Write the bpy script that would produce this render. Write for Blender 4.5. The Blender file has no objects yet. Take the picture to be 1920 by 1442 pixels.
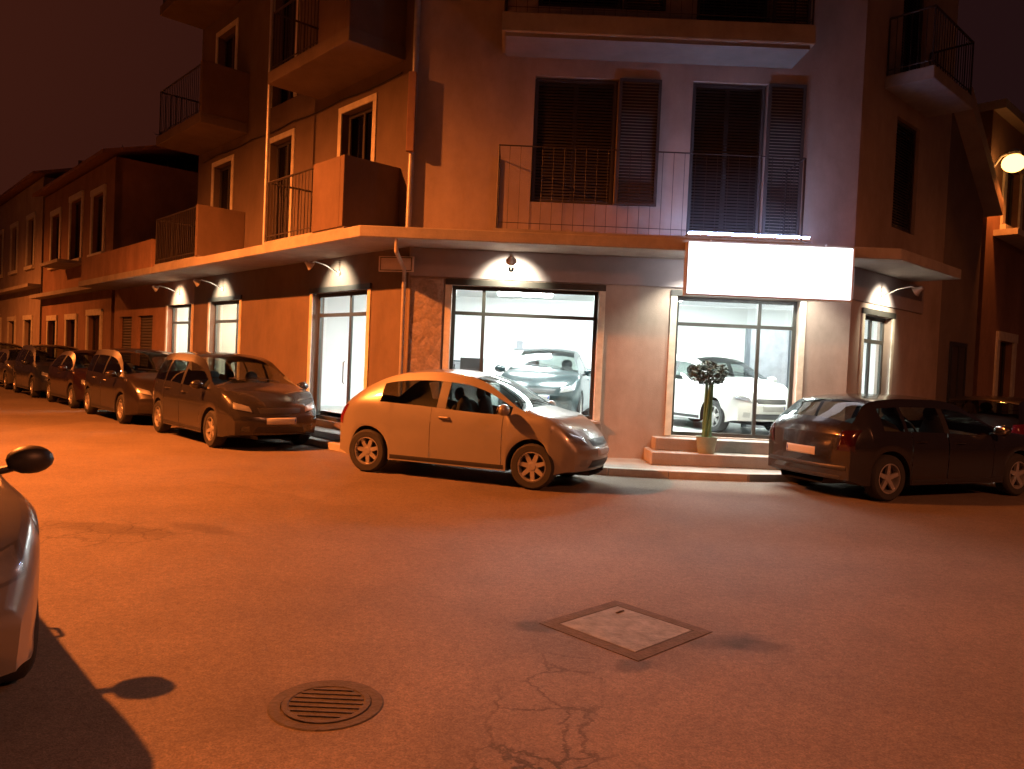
import bpy, bmesh, math, random
from math import radians as rad, sin, cos, pi, sqrt, atan2
from mathutils import Vector, Matrix
from mathutils.bvhtree import BVHTree
random.seed(7)
S = bpy.context.scene
COL = S.collection

# ---------------------------------------------------------------- camera
cd = bpy.data.cameras.new("camera")
cd.sensor_width = 36.0
cd.lens = 36.0 * 1420 / 1920
cd.clip_start, cd.clip_end = 0.1, 2000
cam = bpy.data.objects.new("camera", cd)
COL.objects.link(cam)
cam.matrix_world = Matrix.Translation((0, 0, 1.6)) @ Matrix.Rotation(rad(90 - 1.5), 4, 'X') @ Matrix.Rotation(rad(2.5), 4, 'Z')
S.camera = cam

# ---------------------------------------------------------------- exposure
S.view_settings.view_transform = 'Standard'
S.view_settings.look = 'None'
S.view_settings.exposure = 0.15
S.view_settings.gamma = 1
S.view_settings.use_curve_mapping = False
try:
    S.cycles.use_denoising = True
    S.cycles.sample_clamp_indirect = 6.0
    S.cycles.max_bounces = 8
    S.cycles.transparent_max_bounces = 24
    S.cycles.caustics_reflective = False
    S.cycles.caustics_refractive = False
except Exception:
    pass

# ---------------------------------------------------------------- night sky
W = bpy.data.worlds.new("World")
S.world = W
W.use_nodes = True
nt = W.node_tree
nt.nodes.clear()
wo = nt.nodes.new('ShaderNodeOutputWorld')
bg = nt.nodes.new('ShaderNodeBackground')
bg2 = nt.nodes.new('ShaderNodeBackground')
add = nt.nodes.new('ShaderNodeAddShader')
sky = nt.nodes.new('ShaderNodeTexSky')
sky.sky_type = 'NISHITA'
sky.sun_disc = False
sky.sun_elevation = rad(-9)
sky.sun_rotation = rad(300)
bg2.inputs[1].default_value = 0.05
nt.links.new(sky.outputs[0], bg2.inputs[0])
tc = nt.nodes.new('ShaderNodeTexCoord')
dot = nt.nodes.new('ShaderNodeVectorMath'); dot.operation = 'DOT_PRODUCT'
dot.inputs[1].default_value = Vector((-0.75, 0.55, 0.36)).normalized()
nt.links.new(tc.outputs['Generated'], dot.inputs[0])
cr = nt.nodes.new('ShaderNodeValToRGB')
cr.color_ramp.elements[0].position = 0.0
cr.color_ramp.elements[0].color = (0.012, 0.0045, 0.005, 1)
cr.color_ramp.elements[1].position = 1.0
cr.color_ramp.elements[1].color = (0.042, 0.0095, 0.005, 1)
e = cr.color_ramp.elements.new(0.75); e.color = (0.016, 0.0042, 0.0035, 1)
nt.links.new(dot.outputs['Value'], cr.inputs[0])
nt.links.new(cr.outputs[0], bg.inputs[0])
bg.inputs[1].default_value = 1.0
nt.links.new(bg.outputs[0], add.inputs[0]); nt.links.new(bg2.outputs[0], add.inputs[1])
nt.links.new(add.outputs[0], wo.inputs[0])

SODIUM = (1.0, 0.22, 0.036)
LAMP_W = 21000     # main sodium lamp, out of frame on the near pavement
ROOM_E = 80.0       # ceiling light panels in the shop
SIGN_E = 2.3

# ---------------------------------------------------------------- materials
def new_mat(name):
    m = bpy.data.materials.new(name); m.use_nodes = True
    return m, m.node_tree, m.node_tree.nodes['Principled BSDF']

def mat(name, col, rough=0.6, metal=0.0, vary=0.18, scale=6.0, bump=0.0, bscale=40.0, coat=0.0, spec=0.5, grime=0.0):
    m, t, p = new_mat(name)
    p.inputs['Roughness'].default_value = rough
    p.inputs['Metallic'].default_value = metal
    p.inputs['Coat Weight'].default_value = coat
    p.inputs['Coat Roughness'].default_value = 0.06
    p.inputs['Specular IOR Level'].default_value = spec
    tcn = t.nodes.new('ShaderNodeTexCoord')
    n = t.nodes.new('ShaderNodeTexNoise')
    n.inputs['Scale'].default_value = scale; n.inputs['Detail'].default_value = 6; n.inputs['Roughness'].default_value = 0.65
    t.links.new(tcn.outputs['Object'], n.inputs['Vector'])
    r = t.nodes.new('ShaderNodeValToRGB')
    r.color_ramp.elements[0].position = 0.3; r.color_ramp.elements[1].position = 0.72
    r.color_ramp.elements[0].color = (*[c * (1 - vary) for c in col], 1)
    r.color_ramp.elements[1].color = (*[min(1, c * (1 + vary)) for c in col], 1)
    t.links.new(n.outputs['Fac'], r.inputs[0]); t.links.new(r.outputs[0], p.inputs['Base Color'])
    if grime > 0:
        mp = t.nodes.new('ShaderNodeMapping'); mp.inputs['Scale'].default_value = (1.1, 1.1, 0.5)
        n3 = t.nodes.new('ShaderNodeTexNoise'); n3.inputs['Scale'].default_value = 1.0; n3.inputs['Detail'].default_value = 8; n3.inputs['Roughness'].default_value = 0.7
        t.links.new(tcn.outputs['Object'], mp.inputs[0]); t.links.new(mp.outputs[0], n3.inputs['Vector'])
        r3 = t.nodes.new('ShaderNodeValToRGB')
        r3.color_ramp.elements[0].position = 0.30; r3.color_ramp.elements[0].color = (1 - grime, 1 - grime, 1 - grime, 1)
        r3.color_ramp.elements[1].position = 0.62; r3.color_ramp.elements[1].color = (1, 1, 1, 1)
        t.links.new(n3.outputs['Fac'], r3.inputs[0])
        mg = t.nodes.new('ShaderNodeMix'); mg.data_type = 'RGBA'; mg.blend_type = 'MULTIPLY'; mg.inputs[0].default_value = 1
        t.links.new(r.outputs[0], mg.inputs[6]); t.links.new(r3.outputs[0], mg.inputs[7]); t.links.new(mg.outputs[2], p.inputs['Base Color'])
    if bump > 0:
        n2 = t.nodes.new('ShaderNodeTexNoise'); n2.inputs['Scale'].default_value = bscale; n2.inputs['Detail'].default_value = 4
        t.links.new(tcn.outputs['Object'], n2.inputs['Vector'])
        b = t.nodes.new('ShaderNodeBump'); b.inputs['Strength'].default_value = bump; b.inputs['Distance'].default_value = 0.02
        t.links.new(n2.outputs['Fac'], b.inputs['Height']); t.links.new(b.outputs[0], p.inputs['Normal'])
    return m

def emit(name, col, strength):
    m, t, p = new_mat(name)
    p.inputs['Base Color'].default_value = (*col, 1)
    p.inputs['Emission Color'].default_value = (*col, 1)
    p.inputs['Emission Strength'].default_value = strength
    return m

def glass(name, tint=(1, 1, 1), refl=1.0, rough=0.02):
    m, t, p = new_mat(name)
    t.nodes.remove(p)
    out = t.nodes['Material Output']
    tr = t.nodes.new('ShaderNodeBsdfTransparent'); tr.inputs[0].default_value = (*tint, 1)
    gl = t.nodes.new('ShaderNodeBsdfGlossy'); gl.inputs['Roughness'].default_value = rough
    lw = t.nodes.new('ShaderNodeLayerWeight'); lw.inputs[0].default_value = 0.5
    pw = t.nodes.new('ShaderNodeMath'); pw.operation = 'POWER'; pw.inputs[1].default_value = 4.5
    ma = t.nodes.new('ShaderNodeMath'); ma.operation = 'MULTIPLY_ADD'; ma.inputs[1].default_value = 0.9 * refl; ma.inputs[2].default_value = 0.045 * refl
    ma.use_clamp = True
    mx = t.nodes.new('ShaderNodeMixShader')
    t.links.new(lw.outputs['Facing'], pw.inputs[0]); t.links.new(pw.outputs[0], ma.inputs[0]); t.links.new(ma.outputs[0], mx.inputs[0])
    t.links.new(tr.outputs[0], mx.inputs[1]); t.links.new(gl.outputs[0], mx.inputs[2])
    t.links.new(mx.outputs[0], out.inputs[0])
    return m

def asphalt():
    m, t, p = new_mat("asphalt")
    L = t.links
    tcn = t.nodes.new('ShaderNodeTexCoord')
    def noise(scale, det=5, ro=0.6):
        n = t.nodes.new('ShaderNodeTexNoise'); n.inputs['Scale'].default_value = scale
        n.inputs['Detail'].default_value = det; n.inputs['Roughness'].default_value = ro
        L.new(tcn.outputs['Object'], n.inputs['Vector']); return n
    big = noise(0.45, 6, 0.62); mid = noise(3.5, 6, 0.7); fine = noise(90, 3, 0.8)
    r = t.nodes.new('ShaderNodeValToRGB')
    r.color_ramp.elements[0].position = 0.3; r.color_ramp.elements[0].color = (0.175, 0.14, 0.108, 1)
    r.color_ramp.elements[1].position = 0.7; r.color_ramp.elements[1].color = (0.265, 0.215, 0.168, 1)
    L.new(big.outputs['Fac'], r.inputs[0])
    def mul(a_socket, b_socket, fac=1.0):
        mx = t.nodes.new('ShaderNodeMix'); mx.data_type = 'RGBA'; mx.blend_type = 'MULTIPLY'
        mx.inputs[0].default_value = fac
        L.new(a_socket, mx.inputs[6]); L.new(b_socket, mx.inputs[7]); return mx.outputs[2]
    def ramp(src, p0, c0, p1, c1):
        q = t.nodes.new('ShaderNodeValToRGB')
        q.color_ramp.elements[0].position = p0; q.color_ramp.elements[0].color = (c0, c0, c0, 1)
        q.color_ramp.elements[1].position = p1; q.color_ramp.elements[1].color = (c1, c1, c1, 1)
        L.new(src, q.inputs[0]); return q.outputs[0]
    c = mul(r.outputs[0], ramp(mid.outputs['Fac'], 0.3, 0.82, 0.7, 1.0))
    c = mul(c, ramp(fine.outputs['Fac'], 0.3, 0.62, 0.66, 1.0))
    # crack network, only where it is broken up (masks are places on the road)
    vo = t.nodes.new('ShaderNodeTexVoronoi'); vo.feature = 'DISTANCE_TO_EDGE'; vo.inputs['Scale'].default_value = 3.3
    wv = t.nodes.new('ShaderNodeVectorMath'); wv.operation = 'ADD'
    ns = t.nodes.new('ShaderNodeVectorMath'); ns.operation = 'SCALE'; ns.inputs[3].default_value = 0.22
    L.new(mid.outputs['Color'], ns.inputs[0]); L.new(ns.outputs[0], wv.inputs[0]); L.new(tcn.outputs['Object'], wv.inputs[1])
    L.new(wv.outputs[0], vo.inputs['Vector'])
    crack = ramp(vo.outputs['Distance'], 0.008, 0.0, 0.035, 1.0)
    def spot(x, y, sx, sy, rot=0):
        mp = t.nodes.new('ShaderNodeMapping'); mp.vector_type = 'TEXTURE'
        mp.inputs['Location'].default_value = (x, y, 0); mp.inputs['Rotation'].default_value = (0, 0, rot)
        mp.inputs['Scale'].default_value = (sx, sy, 1)
        L.new(wv.outputs[0], mp.inputs['Vector'])
        ln = t.nodes.new('ShaderNodeVectorMath'); ln.operation = 'LENGTH'; L.new(mp.outputs[0], ln.inputs[0])
        return ramp(ln.outputs['Value'], 0.55, 0.0, 1.0, 1.0)
    def maxm(a, b):
        mx = t.nodes.new('ShaderNodeMix'); mx.data_type = 'RGBA'; mx.blend_type = 'LIGHTEN'; mx.inputs[0].default_value = 1
        L.new(a, mx.inputs[6]); L.new(b, mx.inputs[7]); return mx.outputs[2]
    def scale_v(sock, lo):
        return ramp(sock, 0.0, lo, 1.0, 1.0)
    z1 = spot(0.32, 3.45, 0.34, 1.15, rad(-8))
    z2 = spot(0.35, 2.7, 0.8, 0.6)
    z3 = spot(-3.4, 6.6, 1.0, 0.6)
    c = mul(c, scale_v(maxm(crack, z1), 0.5))
    c = mul(c, scale_v(maxm(crack, z2), 0.6))
    c = mul(c, scale_v(maxm(crack, z3), 0.6))
    # stains and patched tar
    c = mul(c, scale_v(spot(.8, 4.66, .95, .62, rad(20)), 0.78))
    c = mul(c, scale_v(spot(-.79, 3.45, .5, .42), 0.8))
    c = mul(c, scale_v(spot(0.2, 3.3, .55, 1.5, rad(-10)), 0.86))
    pv = t.nodes.new('ShaderNodeTexVoronoi'); pv.inputs['Scale'].default_value = 0.16
    L.new(wv.outputs[0], pv.inputs['Vector'])
    ps = t.nodes.new('ShaderNodeSeparateColor'); L.new(pv.outputs['Color'], ps.inputs[0])
    c = mul(c, ramp(ps.outputs[0], 0.2, 0.86, 0.8, 1.0))
    med = noise(22, 4, 0.75)
    c = mul(c, ramp(med.outputs['Fac'], 0.35, 0.78, 0.62, 1.06))
    sp2 = t.nodes.new('ShaderNodeTexVoronoi'); sp2.inputs['Scale'].default_value = 130
    L.new(tcn.outputs['Object'], sp2.inputs['Vector'])
    s2 = t.nodes.new('ShaderNodeSeparateColor'); L.new(sp2.outputs['Color'], s2.inputs[0])
    c = mul(c, ramp(s2.outputs[0], 0.0, 0.72, 1.0, 1.12))
    c = mul(c, scale_v(spot(1.45, 4.62, 0.34, 0.14, rad(18)), 0.62))
    c = mul(c, scale_v(spot(1.62, 4.56, 0.26, 0.12, rad(-5)), 0.6))
    c = mul(c, scale_v(spot(.35, 4.72, 0.2, 0.12), 0.5)); c = mul(c, scale_v(spot(.85, 4.16, 0.16, 0.09, rad(30)), 0.5))
    c = mul(c, scale_v(spot(-3.35, 6.75, 0.85, 0.2, rad(-12)), 0.72))
    c = mul(c, scale_v(spot(-2.6, 6.9, 0.5, 0.16, rad(-25)), 0.75))
    L.new(c, p.inputs['Base Color'])
    p.inputs['Roughness'].default_value = 0.72
    p.inputs['Specular IOR Level'].default_value = 0.28
    b = t.nodes.new('ShaderNodeBump'); b.inputs['Strength'].default_value = 0.35; b.inputs['Distance'].default_value = 0.012
    mh = t.nodes.new('ShaderNodeMath'); mh.operation = 'ADD'
    L.new(fine.outputs['Fac'], mh.inputs[0]); L.new(mid.outputs['Fac'], mh.inputs[1])
    L.new(mh.outputs[0], b.inputs['Height']); L.new(b.outputs[0], p.inputs['Normal'])
    return m

def stone_blocks(name, c1, c2):
    m, t, p = new_mat(name)
    tcn = t.nodes.new('ShaderNodeTexCoord')
    vo = t.nodes.new('ShaderNodeTexVoronoi'); vo.inputs['Scale'].default_value = 7.0
    n = t.nodes.new('ShaderNodeTexNoise'); n.inputs['Scale'].default_value = 22; n.inputs['Detail'].default_value = 6
    t.links.new(tcn.outputs['Object'], vo.inputs['Vector']); t.links.new(tcn.outputs['Object'], n.inputs['Vector'])
    mx = t.nodes.new('ShaderNodeMix'); mx.data_type = 'RGBA'
    mx.inputs[6].default_value = (*c1, 1); mx.inputs[7].default_value = (*c2, 1)
    sp = t.nodes.new('ShaderNodeSeparateColor'); t.links.new(vo.outputs['Color'], sp.inputs[0])
    t.links.new(sp.outputs[0], mx.inputs[0])
    m2 = t.nodes.new('ShaderNodeMix'); m2.data_type = 'RGBA'; m2.blend_type = 'MULTIPLY'; m2.inputs[0].default_value = 0.7
    t.links.new(mx.outputs[2], m2.inputs[6]); t.links.new(n.outputs['Fac'], m2.inputs[7])
    t.links.new(m2.outputs[2], p.inputs['Base Color'])
    vd = t.nodes.new('ShaderNodeTexVoronoi'); vd.feature = 'DISTANCE_TO_EDGE'; vd.inputs['Scale'].default_value = 7.0
    t.links.new(tcn.outputs['Object'], vd.inputs['Vector'])
    b = t.nodes.new('ShaderNodeBump'); b.inputs['Strength'].default_value = 0.5; b.inputs['Distance'].default_value = 0.03
    t.links.new(vd.outputs['Distance'], b.inputs['Height']); t.links.new(b.outputs[0], p.inputs['Normal'])
    p.inputs['Roughness'].default_value = 0.8
    return m

M = dict(
    asphalt=asphalt(),
    pave=mat("pavement_slabs", (0.24, 0.23, 0.21), 0.8, bump=0.3, scale=3),
    kerb=mat("kerb_stone", (0.36, 0.35, 0.33), 0.75, bump=0.2, scale=5),
    stucco=mat("stucco_ochre", (0.40, 0.325, 0.275), 0.9, grime=.3, vary=0.12, scale=1.3, bump=0.25, bscale=60),
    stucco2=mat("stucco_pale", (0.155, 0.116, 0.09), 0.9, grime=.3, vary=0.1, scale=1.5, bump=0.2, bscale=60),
    stucco_par=mat("stucco_terracotta", (0.15, 0.10, 0.072), 0.9, grime=.3, vary=0.12, scale=1.5, bump=0.2, bscale=60),
    stucco_red=mat("stucco_red", (0.32, 0.19, 0.13), 0.9, grime=.35, vary=0.16, scale=1.2, bump=0.25, bscale=50),
    stucco_dark=mat("stucco_dark", (0.16, 0.13, 0.12), 0.9, vary=0.2, scale=1.0, bump=0.25),
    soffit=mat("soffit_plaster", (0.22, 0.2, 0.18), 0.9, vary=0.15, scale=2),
    concrete=mat("concrete_edge", (0.36, 0.33, 0.3), 0.85, grime=.3, vary=0.12, scale=4, bump=0.2),
    fascia=mat("fascia_panel", (0.27, 0.24, 0.25), 0.7, vary=0.12, scale=2),
    cladding=stone_blocks("stone_cladding", (0.52, 0.44, 0.39), (0.36, 0.3, 0.26)),
    shutter=mat("shutter_brown", (0.05, 0.043, 0.042), 0.6, vary=0.15, scale=3),
    dark=mat("dark_void", (0.02, 0.018, 0.018), 0.8),
    frame=mat("frame_bronze", (0.05, 0.05, 0.045), 0.4, metal=0.3),
    frame_pale=mat("frame_cream", (0.62, 0.6, 0.5), 0.5),
    iron=mat("painted_iron", (0.06, 0.05, 0.05), 0.5, metal=0.4),
    steel=mat("worn_steel", (0.14, 0.15, 0.155), 0.75, metal=0.15, vary=0.45, scale=9, bump=0.3, bscale=60),
    cast=mat("cast_iron", (0.06, 0.052, 0.047), 0.9, metal=0.1, vary=0.3, scale=10, bump=0.4, bscale=50),
    zinc=mat("zinc_pipe", (0.42, 0.4, 0.38), 0.45, metal=0.4),
    roomwall=mat("room_wall", (0.82, 0.84, 0.84), 0.7, vary=0.03, scale=1),
    roomfloor=mat("room_floor", (0.6, 0.62, 0.6), 0.3, vary=0.08, scale=2),
    roomgreen=mat("teal_cushion", (0.05, 0.14, 0.14), 0.7, scale=12),
    roomblue=mat("blue_upholstery", (0.05, 0.15, 0.25), 0.6, scale=12),
    grey=mat("grey_laminate", (0.22, 0.23, 0.25), 0.5),
    black=mat("black_plastic", (0.02, 0.02, 0.022), 0.45),
    charcoal=mat("charcoal_plastic", (0.05, 0.06, 0.07), 0.6),
    rubber=mat("tyre_rubber", (0.022, 0.022, 0.022), 0.85, bump=0.3, bscale=80),
    alloy=mat("wheel_alloy", (0.42, 0.41, 0.4), 0.35, metal=0.6),
    leaf=mat("dark_leaf", (0.03, 0.05, 0.04), 0.6, vary=0.4, scale=20),
    stem=mat("green_stem", (0.07, 0.2, 0.11), 0.6, vary=0.2, scale=12),
    pot=mat("plant_pot", (0.25, 0.28, 0.2), 0.7),
    plate=mat("number_plate", (0.45, 0.45, 0.43), 0.4, vary=0.03),
    plateblue=mat("plate_blue", (0.03, 0.06, 0.3), 0.4, vary=0.03),
    marble=mat("marble_plate", (0.62, 0.56, 0.52), 0.5, vary=0.1, scale=9),
    seat=mat("car_seat", (0.04, 0.04, 0.045), 0.8),
    chrome=mat("chrome_trim", (0.7, 0.7, 0.7), 0.15, metal=1.0),
    tiles=mat("roof_tiles", (0.3, 0.16, 0.1), 0.85, vary=0.3, scale=8, bump=0.5),
    glass=glass("shop_glass", (0.97, 0.99, 0.99), 1.0),
    glassdark=glass("house_glass", (0.35, 0.36, 0.38), 1.4),
    glasscar=glass("car_glass", (0.55, 0.6, 0.58), 1.25),
    glasslamp=glass("lamp_glass", (0.85, 0.87, 0.88), 1.6, 0.05),
    room_e=emit("ceiling_panel_light", (0.92, 1.0, 0.98), ROOM_E),
    room_e2=emit("warm_panel_light", (1.0, 0.95, 0.75), ROOM_E * 1.3),
    sign_e=emit("lightbox_face", (0.86, 0.9, 1.0), SIGN_E),
        sodium_e=emit("sodium_lens", (1.0, 0.5, 0.16), 60.0),
    globe_e=emit("sodium_globe", (1.0, 0.44, 0.11), 6.0),
    tube_e=emit("fluorescent_tube", (0.42, 0.56, 1.0), 110.0),
    spot_e=emit("spot_lens", (1.0, 0.9, 0.75), 25.0),
    tail=mat("tail_lens", (0.13, 0.008, 0.012), 0.15, vary=0.1, coat=0.6),
    tail_smoked=mat("tail_lens_smoked", (0.03, 0.003, 0.004), 0.15, vary=0.1, coat=0.6),
    reflector=mat("lamp_reflector", (0.7, 0.7, 0.7), 0.2, metal=0.7),
)
def paint(name, col, metal=0.35, rough=0.32):
    return mat(name, col, rough, metal=metal, vary=0.05, scale=2.0, coat=0.7)

# ---------------------------------------------------------------- object helpers
def link(o, parent=None):
    COL.objects.link(o)
    if parent: o.parent = parent
    return o
def tag(o, label=None, cat=None, group=None, kind=None):
    if label: o['label'] = label
    if cat: o['category'] = cat
    if group: o['group'] = group
    if kind: o['kind'] = kind
    return o
def thing(name, label, cat, loc=(0, 0, 0), rz=0.0, group=None):
    o = bpy.data.objects.new(name, None); o.empty_display_size = 0.2
    o.location = loc; o.rotation_euler = (0, 0, rz)
    link(o); return tag(o, label, cat, group)

class Frame:
    def __init__(s, C, a, n):
        s.C, s.a, s.n = Vector((*C, 0)), Vector((*a, 0)), Vector((*n, 0))
    def p(s, t, o, z):
        return s.C + s.a * t + s.n * o + Vector((0, 0, z))
WORLD = Frame((0, 0), (1, 0), (0, -1))       # o points towards the camera

class MB:
    def __init__(s): s.v = []; s.f = []
    def add(s, vs, fs):
        b = len(s.v); s.v += [Vector(x) for x in vs]; s.f += [tuple(i + b for i in q) for q in fs]
        return s
    def box(s, fr, t0, t1, o0, o1, z0, z1):
        P = [fr.p(t, o, z) for z in (z0, z1) for (t, o) in ((t0, o0), (t1, o0), (t1, o1), (t0, o1))]
        return s.add(P, [(3, 2, 1, 0), (4, 5, 6, 7), (0, 1, 5, 4), (1, 2, 6, 5), (2, 3, 7, 6), (3, 0, 4, 7)])
    def bx(s, c, d):
        return s.box(WORLD, c[0] - d[0] / 2, c[0] + d[0] / 2, -c[1] - d[1] / 2, -c[1] + d[1] / 2, c[2] - d[2] / 2, c[2] + d[2] / 2)
    def prism(s, poly, z0, z1):
        n = len(poly)
        P = [Vector((x, y, z)) for z in (z0, z1) for x, y in [(q[0], q[1]) for q in poly]]
        return s.add(P, [tuple(range(n))[::-1], tuple(range(n, 2 * n))] + [(i, (i + 1) % n, n + (i + 1) % n, n + i) for i in range(n)])
    def tube(s, pts, r, seg=10, cap=True):
        pts = [Vector(p) for p in pts]; rs = r if isinstance(r, (list, tuple)) else [r] * len(pts)
        rings = []; up = None
        for i, p in enumerate(pts):
            d = (pts[min(i + 1, len(pts) - 1)] - pts[max(i - 1, 0)]).normalized()
            if up is None:
                up = Vector((0, 0, 1)) if abs(d.z) < 0.9 else Vector((1, 0, 0))
            x = d.cross(up).normalized(); y = x.cross(d).normalized(); up = y
            rings.append([p + (x * cos(2 * pi * k / seg) + y * sin(2 * pi * k / seg)) * rs[i] for k in range(seg)])
        V = [q for rg in rings for q in rg]; F = []
        for i in range(len(rings) - 1):
            for k in range(seg):
                F.append((i * seg + k, i * seg + (k + 1) % seg, (i + 1) * seg + (k + 1) % seg, (i + 1) * seg + k))
        if cap:
            F.append(tuple(range(seg))[::-1]); F.append(tuple((len(rings) - 1) * seg + k for k in range(seg)))
        return s.add(V, F)
    def lathe(s, prof, mtx=None, seg=28):
        V = []; F = []
        for r, z in prof:
            for k in range(seg):
                q = Vector((r * cos(2 * pi * k / seg), r * sin(2 * pi * k / seg), z))
                V.append(mtx @ q if mtx else q)
        n = len(prof)
        for i in range(n - 1):
            for k in range(seg):
                F.append((i * seg + k, i * seg + (k + 1) % seg, (i + 1) * seg + (k + 1) % seg, (i + 1) * seg + k))
        return s.add(V, F)
    def ball(s, c, r, seg=14, rings=8):
        rx, ry, rz = r if isinstance(r, (tuple, list)) else (r, r, r)
        V = []; F = []
        for i in range(rings + 1):
            th = pi * i / rings
            for k in range(seg):
                V.append(Vector((c[0] + rx * sin(th) * cos(2 * pi * k / seg), c[1] + ry * sin(th) * sin(2 * pi * k / seg), c[2] + rz * cos(th))))
        for i in range(rings):
            for k in range(seg):
                F.append((i * seg + k, (i + 1) * seg + k, (i + 1) * seg + (k + 1) % seg, i * seg + (k + 1) % seg))
        return s.add(V, F)
    def build(s, name, m, parent=None, smooth=False, bevel=0.0, weld=False):
        me = bpy.data.meshes.new(name)
        bm = bmesh.new()
        vs = [bm.verts.new(v) for v in s.v]
        for q in s.f:
            try: bm.faces.new([vs[i] for i in q])
            except ValueError: pass
        if weld or smooth: bmesh.ops.remove_doubles(bm, verts=bm.verts, dist=1e-5)
        bmesh.ops.recalc_face_normals(bm, faces=bm.faces)
        if smooth:
            for f in bm.faces: f.smooth = True
        bm.to_mesh(me); bm.free()
        me.materials.append(m)
        o = bpy.data.objects.new(name, me)
        link(o, parent)
        if bevel:
            b = o.modifiers.new("bevel", 'BEVEL'); b.width = bevel; b.segments = 2; b.limit_method = 'ANGLE'
        if smooth:
            try: me.set_sharp_from_angle(angle=rad(38))
            except Exception: pass
        return o

def wall(fr, t0, t1, z0, z1, th, holes):
    b = MB()
    ts = sorted({t0, t1, *[h[0] for h in holes], *[h[1] for h in holes]})
    zs = sorted({z0, z1, *[h[2] for h in holes], *[h[3] for h in holes]})
    for i in range(len(ts) - 1):
        for j in range(len(zs) - 1):
            tm, zm = (ts[i] + ts[i + 1]) / 2, (zs[j] + zs[j + 1]) / 2
            if any(h[0] < tm < h[1] and h[2] < zm < h[3] for h in holes): continue
            for o in (0, -th):
                b.add([fr.p(ts[i], o, zs[j]), fr.p(ts[i + 1], o, zs[j]), fr.p(ts[i + 1], o, zs[j + 1]), fr.p(ts[i], o, zs[j + 1])], [(0, 1, 2, 3)])
    for (ta, tb, za, zb) in list(holes) + [(t0, t1, z0, z1)]:
        for (p, q) in (((ta, za), (tb, za)), ((tb, za), (tb, zb)), ((tb, zb), (ta, zb)), ((ta, zb), (ta, za))):
            b.add([fr.p(p[0], 0, p[1]), fr.p(q[0], 0, q[1]), fr.p(q[0], -th, q[1]), fr.p(p[0], -th, p[1])], [(0, 1, 2, 3)])
    return b

def frame_bars(fr, t0, t1, z0, z1, o0, o1, w=0.06, mull=(), trans=()):
    b = MB()
    b.box(fr, t0, t1, o0, o1, z0, z0 + w); b.box(fr, t0, t1, o0, o1, z1 - w, z1)
    b.box(fr, t0, t0 + w, o0, o1, z0 + w, z1 - w); b.box(fr, t1 - w, t1, o0, o1, z0 + w, z1 - w)
    for x in mull: b.box(fr, x - w / 2, x + w / 2, o0 + .004, o1 - .004, z0 + w, z1 - w)
    for z in trans: b.box(fr, t0 + w, t1 - w, o0 + .002, o1 - .002, z - w / 2, z + w / 2)
    return b

# ---------------------------------------------------------------- the places
CL, CR = (-1.82, 12.8), (5.65, 12.8)
FF = Frame(CL, (1, 0), (0, -1))
LL = Frame(CL, (-.678, .735), (-.735, -.678))
RR = Frame(CR, (.735, .678), (.678, -.735))
LF = 7.47

# ---------------------------------------------------------------- ground, road, pavement
g = MB(); g.add([(-160, -60, -.02), (160, -60, -.02), (160, 220, -.02), (-160, 220, -.02)], [(0, 1, 2, 3)])
tag(g.build('ground', M['stucco_dark']), kind='structure')
g = MB(); g.add([(-70, -25, 0), (60, -25, 0), (60, 80, 0), (-70, 80, 0)], [(0, 1, 2, 3)])
tag(g.build('road', M['asphalt']), kind='structure')

def xy(v): return (v.x, v.y)
edge = [xy(LL.p(60, .75, 0)), xy(LL.p(0.4, .75, 0)), (-1.9, 12.32), (0.7, 11.78), (1.5, 11.36), (2.4, 11.3), (3.6, 11.36), (4.7, 11.62), xy(RR.p(.5, .75, 0)), xy(RR.p(40, .75, 0))]
back = [xy(RR.p(40, -.1, 0)), xy(RR.p(0, -.1, 0)), xy(LL.p(0, -.1, 0)), xy(LL.p(60, -.1, 0))]
g = MB(); g.prism(edge + back, -.015, .1)
tag(g.build('pavement', M['pave']), kind='structure')
k = MB()
for i in range(len(edge) - 1):
    p, q = Vector((*edge[i], 0)), Vector((*edge[i + 1], 0))
    d = (q - p).normalized(); nn = Vector((d.y, -d.x, 0))
    if nn.dot(Vector((0, -1, 0))) < 0 and abs(nn.y) > .2: nn = -nn
    kf = Frame((p.x, p.y), (d.x, d.y), (nn.x, nn.y))
    L_ = (q - p).length; nseg = max(1, int(L_ / 0.9))
    for s_ in range(nseg):
        k.box(kf, L_ * s_ / nseg + .004, L_ * (s_ + 1) / nseg - .004, -.12, .025, -.012, .115)
tag(k.build('kerb', M['kerb'], bevel=.012), kind='structure')
# pavement on the near side of the left street (the lamp stands on it)
NL = Frame((-3.9, 2.4), (-.678, .735), (-.735, -.678))
g = MB(); g.box(NL, -6, 60, .6, 2.6, -.013, .11)
tag(g.build('pavement', M['pave']), kind='structure')

# manholes
mh = thing('manhole_cover', 'round cast iron manhole cover with ring frame set in the road', 'manhole cover', (-.79, 3.45, 0))
MB().lathe([(0.0, .006), (.17, .006), (.175, .010), (.2, .010), (.2, .0)]).build('cover', M['cast'], mh)
b = MB().lathe([(.205, 0), (.205, .005), (.255, .005), (.262, 0)], seg=40); b.build('ring_frame', M['cast'], mh)
b = MB()
for i in range(-3, 4):
    w_ = sqrt(max(0, .165 ** 2 - (i * .045) ** 2))
    b.bx((0, i * .045, .0085), (2 * w_, .014, .006))
b.build('rib', M['cast'], mh)
sq = thing('access_cover', 'square grey steel access cover set askew in the road with broken tar round it', 'access cover', (.77, 4.66, 0), rad(44))
MB().bx((0, 0, .0012), (.58, .58, .008)).build('cover', M['steel'], sq, bevel=.003)
MB().bx((0, 0, -.001), (.60, .60, .006)).build('gap', M['dark'], sq)
b = MB()
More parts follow.
